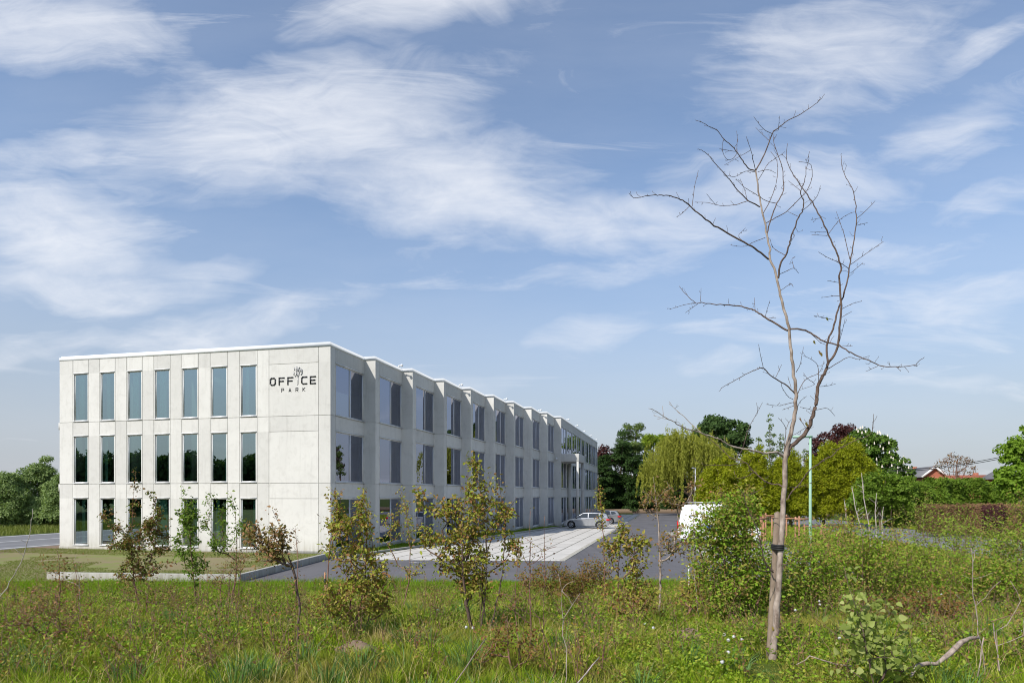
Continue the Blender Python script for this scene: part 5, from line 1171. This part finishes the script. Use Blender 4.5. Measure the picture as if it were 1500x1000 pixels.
addlimb('limb', [([(1126, 380), (1110, 367), (1090, 355), (1060, 338), (1046, 330), (1034, 321), (1022, 312), (1010, 300), (1000, 294), (986, 288), (972, 286), (960, 286), (946, 287), (932, 290), (926, 288), (921, 283)], .010, .002, 0, -.7), ([(1014, 302), (1017, 276), (1023, 250)], .0034, .002, -.45, -.3), ([(1010, 302), (1000, 312), (991, 318)], .003, .0018, -.45, -.6), ([(1090, 355), (1082, 345), (1092, 334)], .0026, .0018, -.1, .1), ([(1121, 348), (1105, 354), (1090, 361), (1070, 359)], .0034, .0018, 0, .3)])
addlimb('limb', [([(1140, 408), (1144, 384), (1151, 374), (1156, 358), (1160, 344), (1170, 318), (1176, 308), (1176, 294), (1173, 280), (1178, 266), (1182, 244), (1186, 222)], .011, .002, 0, -.4), ([(1173, 280), (1155, 265)], .003, .0018, -.25, -.1), ([(1176, 308), (1190, 296), (1198, 285), (1202, 272)], .0036, .0018, -.2, -.5), ([(1171, 318), (1154, 310)], .0028, .0018, -.2, 0), ([(1143, 401), (1154, 396), (1163, 393), (1170, 400)], .0035, .002, 0, .2), ([(1163, 393), (1160, 380), (1164, 376)], .0028, .0018, .1, .2), ([(1150, 374), (1133, 363), (1128, 350)], .0036, .002, 0, .2), ([(1144, 425), (1158, 416), (1162, 420)], .003, .002, 0, -.2)])
addlimb('limb', [([(1123, 344), (1130, 320), (1138, 298), (1148, 278), (1147, 262), (1146, 246), (1135, 214), (1133, 205), (1134, 196)], .0075, .002, 0, .4), ([(1138, 298), (1122, 294), (1106, 284), (1090, 274), (1078, 262)], .0038, .002, .15, -.1), ([(1117, 314), (1126, 298), (1132, 284), (1136, 272), (1139, 255), (1138, 236), (1129, 222)], .0045, .002, 0, .2), ([(1120, 328), (1136, 319), (1152, 310), (1170, 292), (1180, 282), (1188, 266), (1190, 252), (1186, 240), (1170, 237)], .0048, .002, 0, -.2)])
addlimb('limb', [([(1154, 484), (1140, 476), (1122, 465), (1112, 459), (1106, 455), (1094, 451), (1080, 448), (1060, 446), (1040, 445), (1028, 443), (1019, 443), (1006, 432), (995, 419)], .011, .0025, 0, .6), ([(1019, 443), (1000, 447), (981, 453)], .003, .0018, .5, .7), ([(1022, 445), (1004, 458)], .003, .0018, .5, .3), ([(1026, 442), (1027, 422)], .003, .0018, .5, .5), ([(1121, 464), (1124, 452), (1128, 440)], .003, .0018, .15, .0), ([(1106, 454), (1105, 436)], .0028, .0018, .2, .3), ([(1126, 466), (1137, 465)], .0025, .0018, .1, -.2)])
addlimb('limb', [([(1157, 482), (1172, 482), (1188, 488), (1200, 496), (1210, 501), (1228, 505), (1236, 510), (1244, 515), (1258, 522), (1272, 528), (1294, 536), (1308, 537), (1320, 537), (1340, 534), (1346, 529), (1354, 523)], .010, .0025, 0, -.6), ([(1234, 506), (1249, 507)], .0028, .0018, -.3, -.5), ([(1286, 536), (1268, 544)], .003, .0018, -.4, -.3), ([(1304, 537), (1302, 529)], .0028, .0018, -.5, -.5), ([(1313, 537), (1319, 543)], .0028, .0018, -.5, -.6), ([(1336, 535), (1344, 536)], .0026, .0018, -.55, -.5), ([(1190, 490), (1200, 500), (1210, 505)], .003, .0018, -.1, 0)])
addlimb('limb', [([(1164, 576), (1152, 564), (1140, 557), (1128, 549), (1118, 539), (1108, 541), (1096, 546), (1078, 556), (1060, 566), (1053, 573)], .0075, .002, 0, -.3), ([(1118, 539), (1114, 520), (1111, 504)], .003, .0018, -.15, -.3), ([(1136, 553), (1145, 534)], .003, .0018, -.1, .1), ([(1159, 568), (1154, 551)], .0026, .0018, 0, .1)])
addlimb('limb', [([(1168, 578), (1174, 564), (1182, 554), (1198, 547), (1204, 538), (1207, 528)], .0045, .002, 0, .3), ([(1182, 554), (1191, 560), (1191, 564), (1172, 571)], .003, .0018, .1, .3), ([(1182, 554), (1177, 546)], .0026, .0018, .1, .1), ([(1166, 545), (1172, 534), (1177, 508)], .0036, .002, 0, -.2), ([(1162, 585), (1154, 580), (1146, 568), (1144, 560)], .0034, .002, 0, -.2), ([(1163, 589), (1150, 592), (1140, 594), (1122, 592)], .0034, .002, 0, -.3), ([(1163, 594), (1146, 600)], .003, .0018, 0, .2), ([(1167, 600), (1172, 588), (1182, 580)], .003, .0018, 0, .2), ([(1149, 662), (1150, 645), (1151, 628), (1146, 618), (1140, 612)], .0042, .002, 0, -.2), ([(1151, 630), (1156, 618), (1161, 613)], .003, .0018, -.1, 0), ([(1180, 626), (1166, 635), (1158, 638)], .003, .0018, .05, .2)])
addlimb('limb', [([(1148, 669), (1140, 663), (1135, 662), (1120, 664), (1108, 661), (1096, 658), (1084, 656), (1070, 653), (1058, 646), (1048, 641), (1028, 634), (1016, 630), (1006, 628), (992, 620), (980, 614), (970, 608), (961, 602), (950, 598)], .013, .0026, 0, -.6), ([(1028, 634), (1014, 622), (1000, 608), (988, 598), (980, 588)], .0045, .002, -.35, -.2), ([(980, 614), (970, 612), (957, 608)], .0028, .0018, -.5, -.3), ([(972, 608), (970, 594)], .0028, .0018, -.5, -.5), ([(988, 598), (994, 594)], .0026, .0018, -.25, -.3)], 'bark_main')
addlimb('limb', [([(1147, 713), (1140, 709), (1132, 709), (1123, 705), (1114, 699), (1104, 690), (1092, 677), (1078, 673), (1068, 668), (1060, 660), (1048, 650), (1034, 638)], .0095, .003, 0, .4), ([(1092, 677), (1080, 679), (1068, 681), (1048, 681), (1030, 680), (1017, 672)], .0045, .002, .2, 0), ([(1104, 692), (1092, 698), (1080, 700), (1075, 691)], .0036, .002, .15, .3), ([(1078, 672), (1088, 656), (1096, 628), (1106, 610), (1117, 589)], .0045, .002, .25, .5), ([(1110, 606), (1109, 594)], .0026, .0018, .45, .4)])
addlimb('limb', [([(1152, 732), (1160, 720), (1168, 712), (1178, 699), (1186, 688), (1198, 680), (1208, 672), (1218, 668), (1228, 658), (1240, 651), (1252, 645), (1264, 641), (1272, 638), (1277, 632), (1279, 622), (1280, 606)], .008, .0022, 0, -.5), ([(1156, 713), (1170, 713), (1182, 709), (1192, 705)], .0036, .002, 0, .3), ([(1228, 658), (1236, 652), (1240, 640)], .0028, .0018, -.3, -.4)])
addlimb('limb', [([(1133, 838), (1124, 829), (1118, 815), (1115, 799), (1111, 784), (1107, 769), (1099, 752), (1092, 738), (1090, 726), (1084, 717), (1078, 709)], .0085, .003, 0, -.3), ([(1090, 726), (1106, 721), (1122, 711)], .004, .002, -.25, -.1), ([(1133, 835), (1125, 836), (1117, 836), (1108, 832), (1100, 826), (1096, 817)], .0045, .002, 0, -.3), ([(1144, 797), (1154, 798), (1160, 792), (1165, 787)], .0045, .0025, 0, -.2), ([(1142, 826), (1152, 826)], .006, .004, 0, -.1), ([(1140, 759), (1128, 759), (1117, 761), (1104, 757)], .0045, .002, 0, .3)])
addlimb('dead_leaf_cluster', [([(1172, 610), (1170, 612)], .001, .001, 0, 0)], tw=0)
mb = MB(); Lp = np.array([np.array(PP(x, y, YT)) - BO for x, y in ((1172, 611), (1181, 619), (1180, 618), (1192, 498), (1202, 516), (1199, 513), (1211, 464))])
leafset(mb, Lp, np.tile([.3, 0, -.8], (len(Lp), 1)), .05, rt, 'ovate', .5, .6); mb.build('dead_leaf', M['lf_rust'], BT)
# stake and strap
sk = empty('support_stake', (PP(1126.5, 975, YT + .13).x, YT + .13, hz1(bt.x, YT) - .05), 0, label='weathered round wooden stake standing directly behind the bare tree trunk', cat='stake'); so_ = np.array(sk.location)
m = MB(); m.tube([(0, 0, -.1), np.array(PP(1133, 860, YT + .13)) - so_, np.array(PP(1139, 751, YT + .13)) - so_], [.040, .037, .035], 14); m.build('post', M['wood'], sk, True)
m = MB()
for dz in (0, .022, .04):
    c1 = np.array(PP(1142, 804, YT)) - so_ + np.array([0, 0, dz]); c2 = np.array(PP(1136, 803, YT + .13)) - so_ + np.array([0, 0, dz])
    pts = []
    for k in range(25):
        a = 2 * math.pi * k / 24; c = c1 if math.sin(a) < 0 else c2; rad = .038
        pts.append(c + np.array([math.cos(a) * rad, math.sin(a) * rad, 0]))
    m.tube(pts, .013, 6)
m.build('strap', M['rubber'], sk, True)

# ------------------------------------------------------------------ grass and weeds
rs = np.random.RandomState(500)
def vnoise(X, Y, s, seed=0):
    r = np.random.RandomState(seed); v = 0
    for _ in range(7):
        a = r.uniform(0, 2 * np.pi); f = s * r.uniform(.5, 1.8); v = v + np.sin((X * np.cos(a) + Y * np.sin(a)) * f + r.uniform(0, 6.3))
    return v / 7 ** .5 / 1.6
def blades(mb, X, Y, H, Wd, rs, lean=.5, Z=None, dirs=None):
    near = (np.abs(X - BO[0] * np.clip(Y / YT, .7, 1.05)) < .17) & (Y > 6.1) & (Y < YT + .1); H = np.where(near, np.minimum(H, .035), H); n = len(X); Z = hgt(X, Y) - .03 if Z is None else Z; P = np.stack([X, Y, Z], -1)
    a = rs.uniform(0, 2 * np.pi, n); S = np.stack([np.cos(a), np.sin(a), np.zeros(n)], -1)
    b = rs.uniform(0, 2 * np.pi, n); Ld = np.stack([np.cos(b), np.sin(b), np.zeros(n)], -1) if dirs is None else dirs
    Ld = Ld * (rs.uniform(.1, 1, n) * lean)[:, None]; H = H[:, None]; Wd = np.broadcast_to(Wd, (n,))[:, None]
    V = np.zeros((n, 5, 3)); up = np.array([0, 0, 1.])
    V[:, 0] = P - S * Wd / 2; V[:, 1] = P + S * Wd / 2
    m_ = P + up * H * .58 + Ld * H * .28; V[:, 2] = m_ + S * Wd * .38; V[:, 3] = m_ - S * Wd * .38
    V[:, 4] = P + up * H * .92 + Ld * H * .95
    o = np.arange(n)[:, None] * 5
    mb.add(V.reshape(-1, 3), (np.array([[0, 1, 2, 3]]) + o).reshape(-1, 4), (np.array([[3, 2, 4]]) + o).reshape(-1, 3))
def scatter(n, y0, y1, rs, pw=1.0, mar=.80):
    # more blades near the camera: uniform in sight-line distance to a power
    t = rs.uniform(0, 1, n); Y = 1 / (1 / y0 + (1 / y1 - 1 / y0) * t) if pw == -1 else (y0 ** pw + (y1 ** pw - y0 ** pw) * t) ** (1 / pw)
    return rs.uniform(-mar, mar, n) * Y, Y
# rough meadow
mb = MB(); X, Y = scatter(170000, 4.6, 21, rs, 1.0); c = vnoise(X, Y, 1.1, 1); H = (.08 + .06 * np.clip(c, -1, 1.4) + rs.uniform(0, .09, len(X))) * 1.0
blades(mb, X, Y, np.maximum(H, .05), .0048 + .00042 * Y, rs, 1.3)
# tussocks
TX, TY = scatter(1900, 4.6, 19, rs, 1.0); k = 46
for_x = np.repeat(TX, k); for_y = np.repeat(TY, k); hh_ = np.repeat(rs.uniform(.10, .40, len(TX)) ** 1.15, k); a = rs.uniform(0, 2 * np.pi, len(for_x)); r_ = rs.uniform(0, .09, len(for_x))
dr = np.stack([np.cos(a), np.sin(a), 0 * a], -1); blades(mb, for_x + np.cos(a) * r_, for_y + np.sin(a) * r_, hh_ * rs.uniform(.5, 1, len(a)), .0055 + .0004 * for_y, rs, .9, dirs=dr)
tag(mb.build('meadow_grass', M['grass']), label='long rough meadow grass covering the bank', cat='grass', kind='stuff')
# lush strip by the road
mb = MB(); X, Y = scatter(90000, 17.5, 24.9, rs, 1.0); keep = (hgt(X, Y) > -.02) & ((X < -17.2) | (Y < 24.6)) & ((X > -9.9) | (Y < 24.7 + (X + 17) * -.0)); X, Y = X[keep], Y[keep]
blades(mb, X, Y, (.11 + .08 * vnoise(X, Y, .8, 5) + .06 * vnoise(X, Y, 3.1, 6) + rs.uniform(0, .09, len(X)) + .08 * (Y > 22.5)).clip(.05), .013, rs, .6)
tag(mb.build('lush_grass', M['lush']), label='bright lush grass along the kerb and asphalt', cat='grass', kind='stuff')
# short lawn by the office, growing in patches
mb = MB(); n = 110000; X = rs.uniform(-30, -9.4, n); Y = rs.uniform(25.2, 41.5, n); loc = (X - C0.x) * (-.2288 * -1) + 0
yl = (X - C0.x) * AX.x + (Y - C0.y) * AX.y; v = vnoise(X, Y, .35, 9) + .35 * vnoise(X, Y, 2.2, 4) + np.where(yl > -3.2, 1.0, 0) + np.where(Y < 28.5, .8, 0) + .15
keep = (yl < -.15) & (v > .25) & (X < -10.15 + (Y - 25) * .08) & (X > -29); X, Y = X[keep], Y[keep]
blades(mb, X, Y, rs.uniform(.025, .06, len(X)), .016, rs, .7, Z=np.full(len(X), -.004))
tag(mb.build('lawn_grass', M['lawng']), label='thin short grass on the patchy lawn before the office', cat='grass', kind='stuff')
# strip beside the long facade, planting bed, verges further off
def strip_grass(name, label, fn, n, H, Wd, mat, seed):
    r = np.random.RandomState(seed); X, Y = fn(r, n); mb = MB(); blades(mb, X, Y, H * r.uniform(.4, 1.2, len(X)), Wd, r, .6, Z=np.zeros(len(X))); tag(mb.build(name, M[mat]), label=label, cat='grass', kind='stuff')
def f1(r, n):
    t = r.uniform(0, 1, n); y = 1.0 + t * 33; o_ = r.uniform(0, 1, n); xf = np.floor(y / BAY) * STP + .06; xo = np.interp(y, [1, 8, 20.5, 33.4, 35], [2.0, 3.2, 5.1, 7.0, 7.1]); x = xf + (xo - xf) * o_
    return C0.x + OX.x * x + AX.x * y, C0.y + OX.y * x + AX.y * y
strip_grass('strip_grass', 'grass strip growing along the foot of the long facade', f1, 22000, .14, .02, 'lush', 11)
def f2(r, n): Y = r.uniform(25, 100, n); a = np.interp(Y, [25, 50, 100], [14.2, 18.2, 24.2]); b = np.interp(Y, [25, 50, 100], [22.2, 25.8, 32.8]); return a + (b - a) * r.uniform(0, 1, n), Y
strip_grass('bed_grass', 'grass and weeds in the planting bed right of the car park', f2, 26000, .28, .035, 'grass', 12)
def f3(r, n): Y = r.uniform(30, 80, n); a = np.interp(Y, [30, 60, 112], [35, 36.5, 46.5]); return a + 14 * r.uniform(0, 1, n) ** 1.5, Y
strip_grass('far_verge_grass', 'grass verge beyond the grey street below the hedges', f3, 20000, .3, .06, 'grass', 13)
def f4(r, n):
    y = r.uniform(-40, 70, n); x = -32.4 - 13 * r.uniform(0, 1, n); return C0.x + OX.x * x + AX.x * y, C0.y + OX.y * x + AX.y * y
strip_grass('road_verge_grass', 'tall grass verge between the left road and the bushes', f4, 40000, .45, .05, 'lawng', 14)
# broad-leaved weeds and clover
mb = MB(); X, Y = scatter(130000, 4.6, 18, rs, .8); v = vnoise(X, Y, .8, 21) + .5 * vnoise(X, Y, 3.1, 22) + np.where(X / Y < -.25, .55, -.25); keep = (v > .2) & ~((np.abs(X - BO[0] * Y / YT) < .17) & (Y > 6.1) & (Y < 7.6)); X, Y = X[keep], Y[keep]; n = len(X)
P = np.stack([X, Y, hgt(X, Y) + rs.uniform(.02, .24, n) * (.5 + .5 * np.clip(v[keep], 0, 1))], -1); D = np.stack([rs.normal(size=n), rs.normal(size=n), rs.uniform(-.1, .8, n)], -1)
leafset(mb, P, D, rs.uniform(.018, .04, n), rs, 'ovate', .7, .4); tag(mb.build('clover', M['clover']), label='low clover and leafy weeds between the grass', cat='weeds', kind='stuff')
mb = MB(); TX, TY = scatter(95, 5.0, 14, rs, 1.0); k = 60
fx = np.repeat(TX, k); fy = np.repeat(TY, k); a = rs.uniform(0, 2 * np.pi, len(fx)); r_ = rs.uniform(0, .16, len(fx)); dr = np.stack([np.cos(a), np.sin(a), 0 * a], -1)
blades(mb, fx + np.cos(a) * r_, fy + np.sin(a) * r_, rs.uniform(.15, .38, len(fx)), .011, rs, 1.0, dirs=dr); tag(mb.build('sedge_tufts', M['bluegrass']), label='blue green broad bladed grass tufts on the bank', cat='grass', kind='stuff')
mb = MB(); X, Y = scatter(11000, 4.6, 20, rs, 1.0); v = vnoise(X, Y, 1.4, 31); keep = v > -.1; X, Y = X[keep], Y[keep]; blades(mb, X, Y, rs.uniform(.10, .42, len(X)) , .0030 + .0003 * Y, rs, 1.3)
TX, TY = scatter(26, 5.4, 12, rs, 1.0); k = 60; fx = np.repeat(TX, k); fy = np.repeat(TY, k); a = rs.uniform(0, 2 * np.pi, len(fx)); r_ = rs.uniform(0, .14, len(fx)); dr = np.stack([np.cos(a), np.sin(a), 0 * a], -1); blades(mb, fx + np.cos(a) * r_, fy + np.sin(a) * r_, rs.uniform(.08, .26, len(fx)), .006, rs, 1.3, dirs=dr)
tag(mb.build('dry_grass', M['straw']), label='dry straw coloured stalks among the green grass', cat='grass', kind='stuff')
# undergrowth: low mixed scrub that nobody could count
for nm, mt, cnt_, sd, sz_, lab in (('undergrowth', 'lf_shrub', 330, 41, .04, 'low green scrub leaves and shoots across the back of the bank'), ('rusty_undergrowth', 'lf_bramble', 60, 42, .034, 'low rusty brown scrub shoots scattered across the bank'), ('yellow_undergrowth', 'lf_pear', 130, 43, .034, 'low yellowish shoots scattered across the bank')):
    r = np.random.RandomState(sd); mb = MB(); wd_ = MB(); TX, TY = scatter(int(cnt_ * 1.7), 6.2, 22.5, r, 1.0)
    v = vnoise(TX, TY, .7, sd) + np.where(TX / TY < -.2, .35, 0) + np.where(TY > 10, .3, -.1); TX, TY = TX[v > -.05], TY[v > -.05]
    PP_, DD_ = [], []
    for x, y in zip(TX, TY):
        z = hz1(x, y)
        for _ in range(r.randint(3, 8)):
            e = np.array([r.normal() * .16, r.normal() * .16, r.uniform(.12, .56)]); b_ = np.array([x, y, z - .03]); p = b_ + e; md = b_ + e * [.3, .3, .55]
            wd_.tube([b_, md, p], [.0035, .0028, .0015], 4); n_ = r.randint(9, 26); t_ = r.uniform(.25, 1, n_)[:, None]
            PP_.append(b_ + (p - b_) * t_ + r.normal(size=(n_, 3)) * .03); DD_.append(r.normal(size=(n_, 3)) + [0, 0, .2])
    PP_ = np.vstack(PP_); leafset(mb, PP_, np.vstack(DD_), sz_ * r.uniform(.6, 1.3, len(PP_)), r, 'ovate', .55, .5)
    tag(mb.build(nm, M[mt]), label=lab, cat='undergrowth', kind='stuff'); tag(wd_.build(nm + '_stems', M['bark_red']), label='thin stems of the ' + lab.split(' ', 1)[1], cat='stems', kind='stuff')
# tall thin weed stems standing out of the grass
r = np.random.RandomState(61); mb = MB(); lf = MB(); TX, TY = scatter(330, 6.0, 17, r, 1.0); PQ, DQ = [], []
for x, y in zip(TX, TY):
    if abs(x - BO[0] * y / YT) < .3 and y < 7.8: continue
    z = hz1(x, y); h_ = r.uniform(.3, .85) * (1 if y > 8.5 else .6); e = np.array([r.normal() * .16 * h_, r.normal() * .16 * h_, h_]); b_ = np.array([x, y, z - .03]); mb.tube([b_, b_ + e * [.3, .3, .5], b_ + e], [.0034, .0028, .0014], 4)
    for _ in range(r.randint(2, 6)):
        t_ = r.uniform(.4, .95); q = b_ + e * t_; d_ = np.array([r.normal(), r.normal(), abs(r.normal()) + .6]) * .07 * r.uniform(.5, 1.6); mb.tube([q, q + d_], [.002, .0012], 3)
        for _ in range(r.randint(0, 4)): PQ.append(q + d_ * r.uniform(.4, 1)); DQ.append(r.normal(size=3) + [0, 0, .3])
tag(mb.build('weed_stems', M['bark_red']), label='tall thin reddish weed stems standing out of the grass', cat='stems', kind='stuff')
leafset(lf, np.array(PQ), np.array(DQ), .03 * r.uniform(.6, 1.4, len(PQ)), r, 'ovate', .5, .5); tag(lf.build('weed_stem_leaves', M['lf_rust']), label='small sparse leaves on the tall weed stems', cat='leaves', kind='stuff')
# ragged twigs lying about
mb = MB()
X, Y = scatter(260, 5.0, 14, rs, 1.0)
for x, y in zip(X, Y):
    z = hz1(x, y) + .03; a = rs.uniform(0, 6.28); l = rs.uniform(.10, .32); e = rs.uniform(.0, .8); mb.tube([(x, y, z), (x + math.cos(a) * l * .5, y + math.sin(a) * l * .5, z + e * l * .55 + .02), (x + math.cos(a) * l, y + math.sin(a) * l, z + e * l)], [.0026, .002, .0014], 4)
tag(mb.build('dry_twigs', M['bark_red']), label='thin dry twigs and stems strewn through the grass', cat='twigs', kind='stuff')
# mounds of earth
for (px, py, rr_, lb) in ((522, 956, .17, 'small bare earth mound in the middle left foreground'), (1010, 936, .16, 'small bare earth mound left of the bare tree')):
    p = GT(px, py); m = MB(); n = 20; V = []; F = []
    for i in range(7):
        for j in range(n):
            a = 2 * math.pi * j / n; r = rr_ * (i + .3) / 6.3 * (1 + .15 * math.sin(3 * a + i)); V.append((r * math.cos(a) * 1.5, r * math.sin(a), .11 * math.cos(min(1, i / 6) * math.pi / 2) + .014 * math.sin(5 * a + 2 * i)))
    for i in range(6):
        for j in range(n): F.append((i * n + j, (i + 1) * n + j, (i + 1) * n + (j + 1) % n, i * n + (j + 1) % n))
    m.add(V, F); m.ngon([V[j] for j in range(n)]); o = m.build('earth_mound', M['earth'], smooth=True); o.location = (p.x, p.y, p.z + .03); tag(o, label=lb, cat='mound')
# dandelion clocks
def clock(px, py, size, first=[None]):
    p = GT(px, py + 26); Yd = p.y; c = PP(px, py, Yd); h = max(.05, c.z - p.z)
    if first[0] is None:
        o = empty('dandelion_clock', (p.x, p.y, p.z), 0)
        m = MB(); m.tube([(0, 0, -.12), (.004, 0, .05), (0, 0, .20)], [.0025, .002, .002], 5); m.build('stalk', M['clover'], o)
        m = MB(); r = np.random.RandomState(3); D = sphere_dirs(r, 150)
        m.lathe([(0, -.006), (.006, 0), (0, .006)], 6, Matrix.Translation((0, 0, .20)))
        for d in D:
            q = np.array([0, 0, .20]) + d * .019; m.tube([np.array([0, 0, .20]), q], [.0005, .0005], 3); s1 = unit(np.cross(d, [.3, .2, .9])); s2 = np.cross(d, s1)
            m.add([q + s1 * .005, q + s2 * .005, q - s1 * .005, q - s2 * .005], [(0, 1, 2, 3)])
        m.build('seed_head', M['fluff'], o); first[0] = o
    else: o = copy_tree(first[0])
    o.location = (p.x, p.y, p.z + h - .20); tag(o, 'round white dandelion clock standing in the grass', 'dandelion', 'dandelion clocks in the grass')
for q in [(1061, 929), (1075, 932), (1067, 937), (1087, 936), (1067, 955), (1058, 969), (945, 913), (957, 919), (1230, 934), (1281, 911), (1236, 872), (1194, 868), (1200, 880), (1187, 871), (1379, 870), (1345, 866), (1495, 924), (1201, 885), (641, 893), (683, 918), (693, 919), (1165, 893), (1040, 849), (1320, 905)]: clock(*q, 1)
def bloom(px, py, mat, first={}):
    p = GT(px, py + 18); Yd = p.y; c = PP(px, py, Yd)
    if mat not in first:
        o = empty('wildflower', (0, 0, 0)); m = MB(); m.tube([(0, 0, -.15), (.006, 0, .0), (0, 0, .14)], [.002, .0018, .0015], 5); m.build('stalk', M['clover'], o)
        m = MB(); m.lathe([(0, .136), (.006, .146), (0, .150)], 7)
        for k in range(9):
            a = 2 * math.pi * k / 9; ca, sa = math.cos(a), math.sin(a); m.add([(0, 0, .142), (ca * .010 - sa * .005, sa * .010 + ca * .005, .152), (ca * .021, sa * .021, .153), (ca * .010 + sa * .005, sa * .010 - ca * .005, .152)], [(0, 1, 2, 3)])
        m.build('petals', M[mat], o); first[mat] = o
    else: o = copy_tree(first[mat])
    o.location = (p.x, p.y, c.z - .14)
    tag(o, 'small %s wildflower in the rough grass' % mat, 'flower', '%s wildflowers on the bank' % mat)
for q in [(405, 897), (410, 900), (399, 902), (388, 911), (413, 875), (391, 912), (386, 982), (413, 896), (402, 900), (80, 862), (150, 868), (1455, 916), (1458, 942), (1498, 905)]: bloom(*q, 'orange')
for q in [(820, 903), (811, 931), (816, 863), (796, 856), (865, 867), (843, 915), (847, 919), (838, 913), (1409, 886), (1414, 885), (1402, 889), (1467, 889), (1490, 909), (1386, 853), (1300, 868), (1419, 900), (560, 950), (240, 880), (330, 890), (750, 905), (880, 940), (1449, 915), (826, 858), (1366, 775), (1360, 776)]: bloom(*q, 'yellow')
